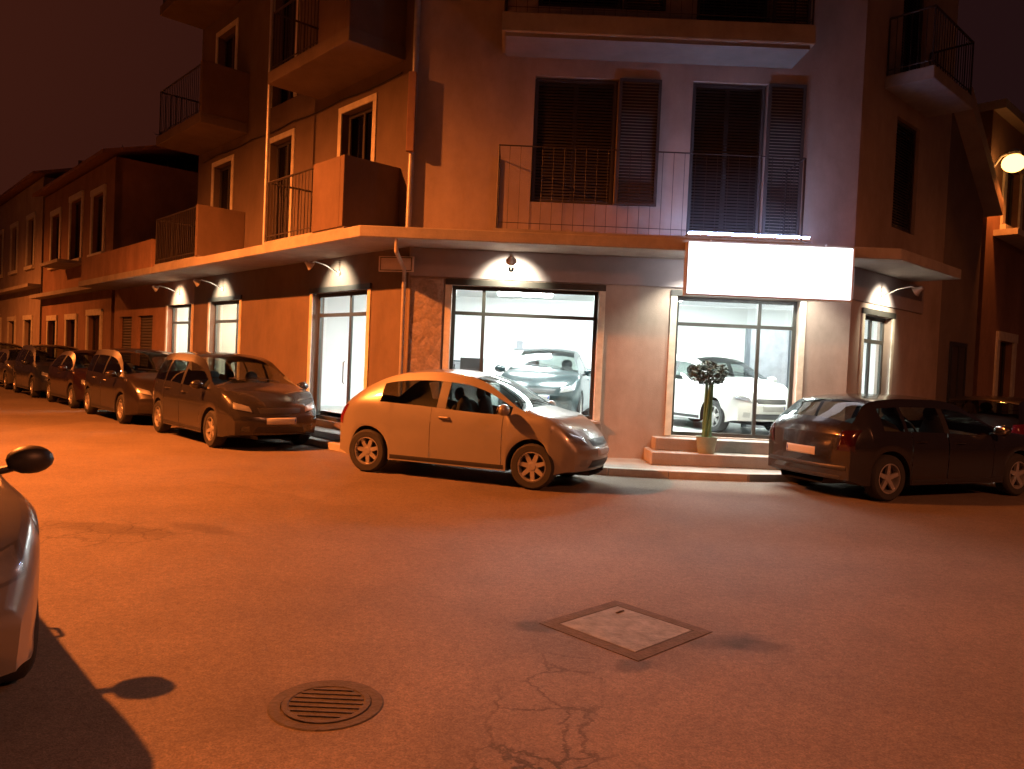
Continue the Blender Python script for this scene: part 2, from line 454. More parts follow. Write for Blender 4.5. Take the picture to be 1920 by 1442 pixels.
for (cx, cy, dx, dy) in ((0, .34, .76, .08), (0, -.34, .76, .08), (.34, 0, .08, .60), (-.34, 0, .08, .60)):
    b.bx((cx, cy, -.0005), (dx, dy, .008))
b.build('frame', M['cast'], sq)
b = MB(); b.tube([(.16, .2, .006), (.2, .2, .009), (.24, .2, .006)], .006, 6); b.build('lifting_key', M['cast'], sq)

# ---------------------------------------------------------------- corner building
CB = thing('corner_building', 'stucco apartment building on the chamfered street corner with lit shop below balconies', 'building', (CL[0], CL[1], 0))
CBI = Matrix.Translation((-CL[0], -CL[1], 0))
def cb(mbs, name, m, parent=CB, **kw):
    """a child of the building, given in world coordinates (the Empty stands at the corner)"""
    mbs.v = [Vector((v.x - CL[0], v.y - CL[1], v.z)) for v in mbs.v]
    return mbs.build(name, m, parent, **kw)

TOP = 13.6
d1 = (1.25, 3.3, .35, 2.85); d2 = (6.86, 8.67, .35, 2.85)
HL = [d1, d2]
upL = [(4.45, 5.5), (1.3, 2.4), (7.6, 8.7)]
for z0 in (3.78, 7.02, 10.3):
    HL += [(a, b_, z0, z0 + 2.45) for a, b_ in upL]
w1 = (.74, 3.22, .72, 2.9); w2 = (4.54, 6.61, .52, 2.88)
HF = [w1, w2]
f1 = (1.99, 3.39, 4.35, 6.45); f2 = (4.63, 5.88, 3.78, 6.47)
HF += [f1, f2, (1.99, 3.39, 7.6, 9.7), (4.63, 5.88, 7.03, 9.72), (1.99, 3.39, 10.85, 12.9), (4.63, 5.88, 10.28, 12.9)]
r1 = (.54, 1.75, .45, 2.75)
HR = [r1, (1.5, 2.6, 4.4, 6.4), (1.5, 2.6, 7.05, 9.6)]
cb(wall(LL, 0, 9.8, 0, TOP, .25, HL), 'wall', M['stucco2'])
cb(wall(FF, 0, LF, 0, TOP, .25, HF), 'wall', M['stucco'])
cb(wall(RR, 0, 4.25, 0, TOP, .25, HR), 'wall', M['stucco'])
# back and roof so that it stays a building from the side
poly = [xy(LL.p(9.8, 0, 0)), xy(LL.p(0, 0, 0)), xy(RR.p(0, 0, 0)), xy(RR.p(4.25, 0, 0)), xy(RR.p(4.25, -9, 0)), xy(LL.p(9.8, -9, 0))]
cb(MB().prism(poly, TOP, TOP + .25), 'roof', M['concrete'])
b = MB()
for p, q in ((poly[3], poly[4]), (poly[4], poly[5]), (poly[5], poly[0])):
    b.add([(*p, 0), (*q, 0), (*q, TOP), (*p, TOP)], [(0, 1, 2, 3)])
cb(b, 'wall', M['stucco'])

# shop rooms
def room(poly, z0, z1, door_holes=()):
    fl = MB().add([(*p, z0) for p in poly], [tuple(range(len(poly)))]); cb(fl, 'shop_floor', M['roomfloor'])
    ce = MB().add([(*p, z1) for p in poly], [tuple(range(len(poly)))]); cb(ce, 'shop_ceiling', M['roomwall'])
def roomwalls(path, z0, z1):
    b = MB()
    for p, q in zip(path[:-1], path[1:]):
        b.add([(*p, z0), (*q, z0), (*q, z1), (*p, z1)], [(0, 1, 2, 3)])
    cb(b, 'shop_wall', M['roomwall'])
rA = [xy(LL.p(4.6, -.26, 0)), xy(LL.p(.1, -.26, 0)), (5.55, 13.06), xy(RR.p(3.9, -.26, 0)), xy(RR.p(3.9, -4.2, 0)), xy(LL.p(4.6, -4.2, 0))]
room(rA, .5, 3.25)
roomwalls([rA[3], rA[4], rA[5], rA[0]], .5, 3.25)
rB = [xy(LL.p(12.6, -.26, 0)), xy(LL.p(5.2, -.26, 0)), xy(LL.p(5.2, -3.6, 0)), xy(LL.p(12.6, -3.6, 0))]
fl = MB().add([(*p, .3) for p in rB], [(0, 1, 2, 3)]); cb(fl, 'shop_floor', M['roomfloor'])
ce = MB().add([(*p, 3.25) for p in rB], [(0, 1, 2, 3)]); cb(ce, 'shop_ceiling', M['roomwall'])
roomwalls([rB[1], rB[2], rB[3], rB[0]], .3, 3.25)
def ceiling_light(x, y, rz, sx, sy, m='room_e'):
    fr = Frame((x, y), (cos(rz), sin(rz)), (sin(rz), -cos(rz)))
    cb(MB().box(fr, -sx / 2, sx / 2, -sy / 2, sy / 2, 3.14, 3.2), 'ceiling_light', M[m])
for (x, y) in ((-1.0, 14.6), (1.0, 14.4), (3.2, 14.4), (5.2, 14.5), (0.2, 16.8), (3.0, 16.6)):
    ceiling_light(x, y, 0, 1.2, .5)
for t_ in (6.2, 8.4, 10.6):
    p_ = LL.p(t_, -1.6, 0); ceiling_light(p_.x, p_.y, rad(133), 1.2, .5, 'room_e2')

# shop openings
def shop_opening(fr, h, name, mull=(), trans=(), o=-.12, w=.06, sill=True, pale=False):
    f = cb(frame_bars(fr, h[0] + .003, h[1] - .003, h[2] + .003, h[3] - .003, o - .05, o, w, mull, trans), name, M['frame_pale' if pale else 'frame'])
    gl = MB().box(fr, h[0] + w, h[1] - w, o - .03, o - .022, h[2] + w, h[3] - w); cb(gl, 'glass', M['glass'], f)
    return f
shop_opening(FF, w1, 'shop_window', mull=(1.28,), trans=(2.44,))
so = shop_opening(FF, w2, 'shop_entrance', mull=(5.98,), trans=(2.42,))
so = shop_opening(LL, d1, 'shop_door', mull=(2.05,), trans=(2.42,), w=.07)
cb(MB().tube([LL.p(2.12, -.08, 1.1), LL.p(2.12, -.05, 1.12), LL.p(2.12, -.05, 1.5), LL.p(2.12, -.08, 1.52)], .012, 8), 'handle', M['chrome'], so, smooth=True)
so = shop_opening(LL, d2, 'shop_door', mull=(7.3,), trans=(2.36,), w=.07)
cb(MB().tube([LL.p(7.4, -.08, 1.1), LL.p(7.4, -.05, 1.12), LL.p(7.4, -.05, 1.5), LL.p(7.4, -.08, 1.52)], .012, 8), 'handle', M['chrome'], so, smooth=True)
shop_opening(RR, r1, 'shop_door', mull=(1.16,), trans=(2.3,), w=.07)
# pale jamb linings that catch the inside light
for fr, h in ((LL, d1), (LL, d2), (FF, w1), (FF, w2), (RR, r1)):
    cb(MB().box(fr, h[0] - .11, h[0], .0005, .025, h[2], h[3]), 'jamb', M['frame_pale'], bevel=.004)
    cb(MB().box(fr, h[1], h[1] + .11, .0005, .025, h[2], h[3]), 'jamb', M['frame_pale'], bevel=.004)
    cb(MB().box(fr, h[0] - .11, h[1] + .11, .001, .035, h[3] + .002, h[3] + .1), 'lintel', M['frame'])
# sills and base cladding
cb(MB().box(FF, w1[0] - .11, w1[1] + .11, -.1, .1, .66, .715), 'sill', M['concrete'], bevel=.008)
b = MB().box(FF, .04, .6, .001, .045, .1, 2.98); cb(b, 'stone_cladding', M['cladding'], bevel=.01)
b = MB().box(FF, .6, 3.36, .001, .05, .1, .655); cb(b, 'stone_cladding', M['cladding'], bevel=.01)
for i, (o1, z1) in enumerate(((.72, .3), (.36, .5))):
    zz = (.1, .301)[i]
    cb(MB().box(FF, 4.1 + .12 * i, 6.95 - .05 * i, .003, o1, zz, z1), 'step', M['concrete'], bevel=.012)
cb(MB().box(LL, 1.1, 3.45, .003, .45, .1, .22), 'step', M['concrete'], bevel=.012)
cb(MB().box(LL, 6.7, 8.8, .003, .45, .1, .22), 'step', M['concrete'], bevel=.012)
cb(MB().box(RR, .4, 1.9, .003, .45, .1, .26), 'step', M['concrete'], bevel=.012)
# dark fascia under the canopy
cb(MB().box(FF, .02, LF - .02, .002, .03, 3.02, 3.48), 'fascia', M['fascia'])
cb(MB().box(RR, .0, 3.2, .002, .03, 2.95, 3.48), 'fascia', M['fascia'])

# downlights added under the canopy to brighten the steps and pavement
for t_ in (4.75, 5.6, 6.4):
    p_ = FF.p(t_, .5, 0)
    b = MB().lathe([(0, 3.492), (.05, 3.492), (.055, 3.488), (.075, 3.488), (.075, 3.499)], Matrix.Translation((p_.x, p_.y, 0)), 16)
    dl = cb(b, 'added_downlight', M['spot_e'])
    ld = bpy.data.lights.new('added_downlight_lamp', 'SPOT'); ld.energy = 230; ld.color = (1.0, .95, .78); ld.spot_size = rad(120); ld.spot_blend = .6; ld.shadow_soft_size = .05
    lo = bpy.data.objects.new('added_downlight_lamp', ld); lo.location = (p_.x - CL[0], p_.y - CL[1], 3.47); link(lo, CB)
# canopy slab round the corner
def inter(fa, oa, fb, ob):
    p1, p2 = fa.p(0, oa, 0), fb.p(0, ob, 0); d1_, d2_ = fa.a, fb.a
    den = d1_.x * d2_.y - d1_.y * d2_.x
    t_ = ((p2.x - p1.x) * d2_.y - (p2.y - p1.y) * d2_.x) / den
    return xy(p1 + d1_ * t_)
can = [xy(LL.p(9.79, .002, 0)), xy(LL.p(9.79, 1.1, 0)), inter(LL, 1.1, FF, .9), inter(FF, .9, RR, .9), xy(RR.p(2.45, .9, 0)), xy(RR.p(2.45, .002, 0)), xy(RR.p(0, .002, 0)), xy(LL.p(0, .002, 0))]
cb(MB().prism(can, 3.5, 3.68), 'canopy', M['concrete'], bevel=.015)

def railing(fr, segs, z0, h, m, parent, step=.12, r=.008):
    """segs: list of (t,o) polyline"""
    b = MB()
    for (p, q) in zip(segs[:-1], segs[1:]):
        P, Q = fr.p(*p, 0), fr.p(*q, 0); n = max(1, int((Q - P).length / step))
        for i in range(n + 1):
            X = P.lerp(Q, i / n)
            big = i in (0, n)
            b.tube([(X.x, X.y, z0 - .02), (X.x, X.y, z0 + h)], .016 if big else r, 6)
        b.tube([(P.x, P.y, z0 + .1), (Q.x, Q.y, z0 + .1)], r * 1.4, 6)
        b.tube([(P.x, P.y, z0 + h), (Q.x, Q.y, z0 + h)], r * 2.6, 8)
    return cb(b, 'railing', m, parent, smooth=True)

def balcony_L(t0, t1, z0, z1, solid, own_slab=True, end_solid=True, beam=True):
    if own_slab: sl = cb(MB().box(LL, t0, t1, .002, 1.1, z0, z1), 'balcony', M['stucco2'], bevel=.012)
    else: sl = cb(MB().box(LL, t0, t1, .002, 1.06, z1 + .001, z1 + .05), 'balcony', M['concrete'])
    zb = z1 + (.0 if own_slab else .05)
    h = 1.15
    b = MB()
    if end_solid: b.box(LL, t0 + .01, t0 + .13, .004, 1.09, zb - .01, zb + h)
    if solid: b.box(LL, t0 + .13, t0 + solid, .97, 1.09, zb - .01, zb + h)
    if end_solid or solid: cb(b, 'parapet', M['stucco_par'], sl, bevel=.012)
    railing(LL, [(t0 + (solid or .13) + .02, 1.03), (t1 - .05, 1.03), (t1 - .05, .02)], zb, h - .03, M['iron'], sl)
    return sl
for (z0, z1, own) in ((3.5, 3.68, False), (6.7, 6.93, True), (9.95, 10.18, True)):
    balcony_L(.35, 3.32, z0, z1, 1.05, own)
    balcony_L(6.72, 9.72, z0, z1, 0, own)
# privacy post at the far end of the near balcony column
b = MB().tube([LL.p(3.36, 1.04, 3.69), LL.p(3.36, 1.04, 13.2)], .035, 10); cb(b, 'drainpipe', M['zinc'], smooth=True)

def balcony_F(t0, t1, z0, z1, own):
    if own: sl = cb(MB().box(FF, t0, t1, .002, .9, z0, z1), 'balcony', M['concrete'], bevel=.015)
    else: sl = cb(MB().box(FF, t0, t1, .002, .86, z1 + .001, z1 + .05), 'balcony', M['concrete'])
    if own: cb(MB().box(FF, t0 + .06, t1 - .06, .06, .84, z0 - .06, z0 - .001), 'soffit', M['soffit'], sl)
    zb = z1 + (.0 if own else .05)
    railing(FF, [(t0 + .04, .02), (t0 + .04, .84), (t1 - .04, .84), (t1 - .04, .02)], zb, 1.3 if not own else 1.05, M['iron'], sl, step=.17, r=.0042)
for (z0, z1, own) in ((3.5, 3.68, False), (6.78, 7.08, True), (9.95, 10.25, True)):
    balcony_F(1.42, 6.3, z0, z1, own)
sl = cb(MB().box(RR, .85, 2.9, .002, .8, 6.7, 6.92), 'balcony', M['concrete'], bevel=.015)
railing(RR, [(.9, .02), (.9, .75), (2.85, .75), (2.85, .02)], 6.92, 1.0, M['iron'], sl)

# upper windows: recessed leaf, surround, shutters
def slat_panel(fr, t0, t1, o0, o1, z0, z1, m, parent, name='shutter', pitch=.052):
    b = MB(); w_ = .05
    b.box(fr, t0, t0 + w_, o0, o1, z0, z1); b.box(fr, t1 - w_, t1, o0, o1, z0, z1)
    b.box(fr, t0 + w_, t1 - w_, o0, o1, z0, z0 + w_); b.box(fr, t0 + w_, t1 - w_, o0, o1, z1 - w_, z1)
    zz = z0 + w_ + .01
    while zz < z1 - w_ - .03:
        P = [fr.p(t0 + w_, o1 - .006, zz), fr.p(t1 - w_, o1 - .006, zz), fr.p(t1 - w_, o0 + .006, zz + pitch * .9), fr.p(t0 + w_, o0 + .006, zz + pitch * .9)]
        b.add(P, [(0, 1, 2, 3)]); zz += pitch
    return cb(b, name, m, parent)
def upper(fr, h, leaf=False, closed=False, pale=True):
    f = cb(frame_bars(fr, h[0] + .003, h[1] - .003, h[2] + .003, h[3] - .003, -.2, -.14, .07, ((h[0] + h[1]) / 2,)), 'window', M['shutter'])
    cb(MB().box(fr, h[0] + .07, h[1] - .07, -.18, -.172, h[2] + .07, h[3] - .07), 'glass', M['glassdark'], f)
    cb(MB().box(fr, h[0] + .01, h[1] - .01, -.9, -.88, h[2], h[3]), 'curtain', M['shutter'], f)
    if closed: slat_panel(fr, h[0] + .02, h[1] - .02, -.1, -.06, h[2] + .02, h[3] - .02, M['shutter'], f)
    if leaf:
        wl = (h[1] - h[0]) * .5
        slat_panel(fr, h[1] + .01, h[1] + .01 + wl, .01, .05, h[2], h[3], M['shutter'], f)
    if pale:
        b = MB(); w_ = .12
        b.box(fr, h[0] - w_, h[0] - .002, .001, .03, h[2], h[3]); b.box(fr, h[1] + .002, h[1] + w_, .001, .028 if leaf else .03, h[2], h[3])
        b.box(fr, h[0] - w_, h[1] + w_, .001, .03, h[3] + .002, h[3] + w_)
        if not leaf: cb(b, 'surround', M['stucco2'] if fr is FF else M['frame_pale'], f, bevel=.005)
for h in HF[2:]: upper(FF, h, leaf=True, closed=True)
for h in HL[2:]: upper(LL, h)
for h in HR[1:]: upper(RR, h, closed=True, pale=False)
# drainpipe at the corner of the two facades
pp = [FF.p(-.02, .06, 13.2), FF.p(-.02, .06, 6.0), FF.p(-.03, .07, 3.7)]
cb(MB().tube(pp, .05, 10), 'drainpipe', M['zinc'], smooth=True)
cb(MB().box(FF, -.1, .03, .1, .22, 5.05, 6.35), 'meter_box', M['stucco_red'], bevel=.01)
cb(MB().tube([FF.p(-.09, .84, 3.5), FF.p(-.09, .84, 3.3), FF.p(-.06, .1, 3.1), FF.p(-.05, .07, .2)], .035, 10), 'drainpipe', M['zinc'], smooth=True)

pts = [LL.p(.4 + i * .5, .03, 6.5 - .04 * abs(sin(i * pi / 4))) for i in range(19)]
cb(MB().tube(pts, .014, 6), 'cable', M['black'], smooth=True)
# ---------------------------------------------------------------- low annex along the left street
AX = thing('shop_annex', 'single storey shop annex with terrace parapet beyond the balconies', 'building', LL.p(9.8, 0, 0))
def child(root, mbs, name, m, parent=None, **kw):
    l_ = root.location
    mbs.v = [v - Vector(l_) for v in mbs.v]
    return mbs.build(name, m, parent or root, **kw)
d3 = (9.92, 11.8, .35, 2.85); s1 = (13.1, 14.5, .12, 2.6); s2 = (15.1, 16.4, .12, 2.6)
child(AX, wall(LL, 9.81, 17, 0, 3.6, .25, [d3, s1, s2]), 'wall', M['stucco_red'])
child(AX, MB().box(LL, 9.81, 17, .001, 1.1, 3.5, 3.68), 'canopy', M['concrete'], bevel=.015)
child(AX, MB().box(LL, 9.81, 17, -3.6, -.001, 3.6, 3.72), 'roof', M['concrete'])
child(AX, MB().box(LL, 9.9, 16.8, .95, 1.07, 3.681, 4.4), 'parapet', M['stucco_red'], bevel=.012)
f = child(AX, frame_bars(LL, d3[0] + .003, d3[1] - .003, d3[2], d3[3], -.17, -.12, .07, (10.5,), (2.36,)), 'shop_door', M['frame'])
child(AX, MB().box(LL, d3[0] + .07, d3[1] - .07, -.15, -.142, .42, 2.78), 'glass', M['glass'], f)
child(AX, MB().box(LL, d3[0] - .1, d3[0], .001, .03, .35, 2.85), 'jamb', M['frame_pale'])
child(AX, MB().box(LL, d3[1], d3[1] + .11, .001, .03, .35, 2.85), 'jamb', M['frame_pale'])
child(AX, MB().box(LL, 9.82, 12.0, .004, .45, .1, .24), 'step', M['concrete'], bevel=.012)
for h in (s1, s2):
    b = MB(); z_ = h[2]
    while z_ < h[3] - .02:
        b.add([LL.p(h[0], -.1, z_), LL.p(h[1], -.1, z_), LL.p(h[1], -.085, z_ + .05), LL.p(h[0], -.085, z_ + .05), LL.p(h[1], -.1, z_ + .09), LL.p(h[0], -.1, z_ + .09)], [(0, 1, 2, 3), (3, 2, 4, 5)]); z_ += .09
    child(AX, b, 'roller_shutter', M['shutter'])

# ---------------------------------------------------------------- houses further down the left street
def house(name, label, fr, t0, t1, depth, h, m, holes, tiled=True, lit=()):
    R_ = thing(name, label, 'building', fr.p(t0, 0, 0))
    child(R_, wall(fr, t0, t1, 0, h, .25, holes), 'wall', m)
    P = [xy(fr.p(t0, 0, 0)), xy(fr.p(t1, 0, 0)), xy(fr.p(t1, -depth, 0)), xy(fr.p(t0, -depth, 0))]
    b = MB()
    for p, q in ((P[1], P[2]), (P[2], P[3]), (P[3], P[0])): b.add([(*p, 0), (*q, 0), (*q, h), (*p, h)], [(0, 1, 2, 3)])
    child(R_, b, 'wall', m)
    if tiled:
        b = MB(); rz_ = h + 1.3
        V = [fr.p(t0 - .2, .45, h - .02), fr.p(t1 + .2, .45, h - .02), fr.p(t1 + .2, -depth / 2, rz_), fr.p(t0 - .2, -depth / 2, rz_), fr.p(t1 + .2, -depth - .4, h), fr.p(t0 - .2, -depth - .4, h)]
        V += [v + Vector((0, 0, .14)) for v in V]
        b.add(V, [(0, 1, 2, 3), (3, 2, 4, 5), (6, 7, 8, 9), (9, 8, 10, 11), (0, 1, 7, 6), (0, 3, 9, 6), (3, 5, 11, 9), (1, 2, 8, 7), (2, 4, 10, 8), (5, 4, 10, 11)])
        rf = child(R_, b, 'roof', M['tiles'])
        q = fr.p(t0 + (t1 - t0) * .3, -depth * .35, 0)
        child(R_, MB().bx((q.x, q.y, h + 1.35), (.6, .6, 1.3)), 'chimney', M['stucco_dark'], rf)
    else:
        child(R_, MB().box(fr, t0, t1, -depth, .25, h, h + .2), 'roof', M['concrete'])
    for h_ in holes:
        f = child(R_, frame_bars(fr, h_[0] + .003, h_[1] - .003, h_[2] + .003, h_[3] - .003, -.2, -.14, .07, ((h_[0] + h_[1]) / 2,)), 'window', M['shutter'])
        child(R_, MB().box(fr, h_[0] + .07, h_[1] - .07, -.18, -.17, h_[2] + .07, h_[3] - .07), 'glass', M['glassdark'], f)
        child(R_, MB().box(fr, h_[0], h_[1], -.8, -.78, h_[2], h_[3]), 'curtain', M['shutter'], f)
        b = MB(); w_ = .22
        b.box(fr, h_[0] - w_, h_[0] - .002, .001, .05, h_[2], h_[3]); b.box(fr, h_[1] + .002, h_[1] + w_, .001, .05, h_[2], h_[3])
        b.box(fr, h_[0] - w_, h_[1] + w_, .001, .07, h_[3] + .002, h_[3] + w_); b.box(fr, h_[0] - w_, h_[1] + w_, .001, .12, h_[2] - .16, h_[2] - .002)
        child(R_, b, 'surround', M['frame_pale'], f)
    return R_
HA = house('street_house', 'tile roofed two storey house with pale window surrounds beyond the annex', LL, 17.4, 28, 8, 8.0, M['stucco_red'],
      [(18.6, 20.0, 4.9, 7.0), (21.6, 23.2, 4.9, 7.2), (25, 26.4, 4.9, 7.0), (18.6, 20.2, .4, 2.7), (22, 23.4, .15, 2.6), (25.2, 26.6, .6, 2.6)])
child(HA, MB().box(LL, 17.4, 28, .001, .5, 3.55, 3.7), 'cornice', M['concrete'])
sl = child(HA, MB().box(LL, 21.0, 24.0, .001, .9, 4.62, 4.74), 'balcony', M['concrete'])
HB = house('street_house', 'farthest plain house at the end of the parked car row', LL, 28.4, 44, 8, 9.0, M['stucco'],
      [(30, 31.4, 5.2, 7.4), (34, 35.4, 5.2, 7.4), (38, 39.4, 5.2, 7.4), (30, 31.6, .4, 2.7), (34, 35.6, .4, 2.7), (38, 39.4, .4, 2.7)])
child(HB, MB().box(LL, 28.4, 44, .001, .5, 4.1, 4.25), 'cornice', M['concrete'])
# roof aerials
for (t_, z_, hh, lab) in ((20.0, 8.9, 1.3, 'thin television aerial nearest the annex on the tiled roof'), (26.0, 8.9, 1.7, 'taller television aerial at the far end of the tiled roof')):
    a_ = thing('roof_aerial', lab, 'aerial', LL.p(t_, -2.5, z_ - .4), group='television aerials on the roofs')
    MB().tube([(0, 0, 0), (0, 0, hh + .3)], .02, 6).build('mast', M['zinc'], a_)
    b = MB(); b.tube([(-.5, 0, hh), (.5, 0, hh)], .012, 6)
    for i in range(6): b.tube([(-.45 + .18 * i, -.25, hh), (-.45 + .18 * i, .25, hh)], .007, 5)
    b.build('antenna', M['zinc'], a_)

# ---------------------------------------------------------------- houses on the right street
NB = thing('lean_to_house', 'dark low house with a sloping roof verge against the corner building', 'building', RR.p(4.26, 0, 0))
b = MB()
pr = [RR.p(4.26, 0, 0), RR.p(6.6, 0, 0), RR.p(6.6, 0, 5.55), RR.p(4.26, 0, 7.25)]
bk = [RR.p(4.26, -6, 0), RR.p(6.6, -6, 0), RR.p(6.6, -6, 5.55), RR.p(4.26, -6, 7.25)]
b.add(pr + bk, [(0, 1, 2, 3), (4, 5, 6, 7), (1, 5, 6, 2), (0, 4, 7, 3), (3, 2, 6, 7)])
child(NB, b, 'wall', M['stucco_dark'])
b = MB()
vs = []
for o_ in (.35, -6.2):
    for (s_, z_) in ((4.27, 7.24), (6.75, 5.43), (6.75, 5.73), (4.27, 7.6)): vs.append(RR.p(s_, o_, z_))
b.add(vs, [(0, 1, 2, 3), (4, 5, 6, 7), (0, 1, 5, 4), (2, 3, 7, 6), (1, 2, 6, 5), (0, 3, 7, 4)])
child(NB, b, 'roof', M['stucco'])
f = child(NB, frame_bars(RR, 4.9, 5.9, .12, 2.5, .002, .05, .08, (5.4,)), 'door', M['frame'])
child(NB, MB().box(RR, 4.98, 5.82, .003, .03, .2, 2.42), 'panel', M['shutter'], f)
NC = house('street_house', 'two storey house under the street lamp on the right hand street', RR, 6.9, 18, 8, 7.9, M['stucco_red'],
      [(8.1, 9.3, 5.45, 6.9), (12, 13.2, 4.6, 6.6), (8.3, 9.5, .5, 2.7), (12, 13.2, .5, 2.7)], tiled=False)
child(NC, MB().box(RR, 7.4, 10.4, .001, .5, 5.1, 5.24), 'cornice', M['frame_pale'])

# ---------------------------------------------------------------- illuminated sign and wall lamps
SG = thing('illuminated_sign', 'bright white backlit shop sign box hanging from the canopy edge over the entrance steps', 'sign', (3.9, 11.84, 2.82))
MB().box(WORLD, -1.27, 1.27, -.06, .1, 0, .8).build('lightbox', M['sign_e'], SG, bevel=.01)
b = MB()
b.box(WORLD, -1.29, 1.29, -.065, .115, -.025, -.001); b.box(WORLD, -1.29, -1.271, -.065, .115, 0, .8); b.box(WORLD, 1.271, 1.29, -.065, .115, 0, .8)
b.build('frame', M['zinc'], SG)
MB().tube([(-.9, .02, .79), (-.9, .02, .86)], .015, 8).tube([(.9, .02, .79), (.9, .02, .86)], .015, 8).build('hanger', M['zinc'], SG)
FL = thing('strip_light', 'thin white fluorescent strip light lying along the canopy edge just above the sign', 'strip light', (3.62, 11.98, 3.74))
MB().box(WORLD, -.98, .98, -.03, .03, 0, .035).build('housing', M['zinc'], FL)
MB().tube([(-.95, 0, .055), (.95, 0, .055)], .018, 10).build('tube', M['tube_e'], FL)
NP = thing('street_name_plate', 'small pale marble street name plate on the wall by the corner', 'street sign', FF.p(.0, .05, 3.2))
NP.rotation_euler = (0, 0, rad(-12))
MB().bx((-.2, -.05, 0), (.62, .03, .26)).build('plate', M['marble'], NP, bevel=.006)
b = MB()
for (x_, z_, w_, h_) in ((-.2, .105, .56, .012), (-.2, -.105, .56, .012), (-.472, 0, .012, .2), (.072, 0, .012, .2)): b.bx((x_, -.067, z_), (w_, .006, h_))
b.build('border', M['shutter'], NP)

WL = 'arm lamps over the shop openings'
def wall_lamp(fr, t, z, label, pw, col=(1.0, .86, .62), up=.0):
    root = thing('wall_lamp', label, 'wall lamp', fr.p(t, 0, z), group=WL)
    C_ = fr.p(0, 0, 0) - fr.p(0, 0, 0)
    def P(dt, o, dz): return fr.a * dt + fr.n * o + Vector((0, 0, dz))
    MB().tube([P(0, .002, 0), P(0, .03, 0)], .05, 12).build('wall_plate', M['zinc'], root)
    MB().tube([P(0, .03, 0), P(0, .3, .12), P(0, .52, .16), P(0, .64, .1)], .012, 8).build('arm', M['zinc'], root, smooth=True)
    d = (P(0, 0, -.32) - P(0, .62, .06)).normalized()
    a0 = P(0, .66, .1)
    q = d.to_track_quat('Z', 'Y').to_matrix().to_4x4()
    hd = MB().lathe([(0.0, -.06), (.03, -.06), (.045, 0), (.09, .08), (.085, .08), (.04, .005), (0, .005)], Matrix.Translation(a0) @ q, 16).build('lamp_head', M['zinc'], root, smooth=True)
    MB().lathe([(0, .045), (.06, .045)], Matrix.Translation(a0) @ q, 16).build('lens', M['spot_e'], hd)
    ld = bpy.data.lights.new('wall_lamp_light', 'SPOT'); ld.energy = pw; ld.color = col; ld.spot_size = rad(105); ld.spot_blend = .7; ld.shadow_soft_size = .04
    lo = bpy.data.objects.new('wall_lamp_light', ld); link(lo, root)
    lo.matrix_local = Matrix.Translation(a0 + d * .1) @ (-d).to_track_quat('Z', 'Y').to_matrix().to_4x4()
    return root
wall_lamp(FF, 1.72, 3.2, 'arm lamp washing the wall over the wide shop window', 260)
wall_lamp(LL, 2.3, 3.2, 'arm lamp over the near side door behind the silver hatchback', 190)
wall_lamp(LL, 7.9, 3.15, 'arm lamp over the doorway behind the dark people carrier nearest the corner', 190)
wall_lamp(LL, 10.9, 3.15, 'arm lamp over the farthest lit doorway in the annex', 190)
wall_lamp(RR, 1.15, 3.1, 'arm lamp over the narrow doorway above the black hatchback', 190)

# ---------------------------------------------------------------- street lamps
def sodium(parent, loc, pw, name='sodium_light', size=.12, ang=160):
    ld = bpy.data.lights.new(name, 'SPOT'); ld.energy = pw; ld.color = SODIUM; ld.shadow_soft_size = size
    ld.spot_size = rad(ang); ld.spot_blend = .6
    o = bpy.data.objects.new(name, ld); o.location = loc; link(o, parent); return o
SLG = 'sodium street lamps'
def lamp_head(root, at, d):
    """cobra head at point AT, pointing along d (horizontal)"""
    d = Vector((d[0], d[1], 0)).normalized(); s = Vector((-d.y, d.x, 0))
    V = []; F = []; seg = 16; prof = [(0, .05, .04), (.1, .09, .06), (.3, .14, .09), (.5, .15, .09), (.62, .1, .06), (.66, .02, .02)]
    for (x, w_, h_) in prof:
        for k_ in range(seg):
            a_ = 2 * pi * k_ / seg
            V.append(Vector(at) + d * x + s * (w_ * cos(a_)) + Vector((0, 0, max(-.02, h_ * sin(a_)))))
    for i in range(len(prof) - 1):
        for k_ in range(seg): F.append((i * seg + k_, i * seg + (k_ + 1) % seg, (i + 1) * seg + (k_ + 1) % seg, (i + 1) * seg + k_))
    F += [tuple(range(seg)), tuple((len(prof) - 1) * seg + k_ for k_ in range(seg))]
    h = MB().add(V, F).build('lamp_head', M['zinc'], root, smooth=True)
    c = Vector(at) + d * .38 + Vector((0, 0, -.03))
    MB().ball(c, (.17, .17, .075), 16, 8).build('lens', M['sodium_e'], h, smooth=True)
    return c
def pole_lamp(label, x, y, d, pw, col=None, ang=165):
    A = thing('street_lamp', label, 'street lamp', (x, y, .1), group=SLG)
    d = Vector((d[0], d[1], 0)).normalized()
    MB().lathe([(.11, 0), (.11, .9), (.075, 1.0), (.05, 7.9), (.0, 7.92)], seg=14).build('pole', M['zinc'], A, smooth=True)
    MB().tube([(0, 0, 7.8), d * .4 + Vector((0, 0, 8.25)), d + Vector((0, 0, 8.4))], .035, 8).build('arm', M['zinc'], A, smooth=True)
    c = lamp_head(A, d + Vector((0, 0, 8.4)), d)
    l_ = sodium(A, c + Vector((0, 0, -.12)), pw, ang=ang)
    if col: l_.data.color = col
pole_lamp('tall sodium street lamp on the near pavement of the left street', -10.9, 7.8, (1, .8), LAMP_W)
pole_lamp('second tall sodium street lamp farther down the near pavement of the left street', -28.0, 26.5, (1, .8), LAMP_W * .3)
pole_lamp('unseen tall street lamp added on the corner across from the backlit sign', 10.5, -3.5, (-.6, .8), 5600, (1.0, .27, .10), 174)  # out-of-view lamp added to brighten the right end of the front wall
lp = RR.p(6.95, 0, 6.6)
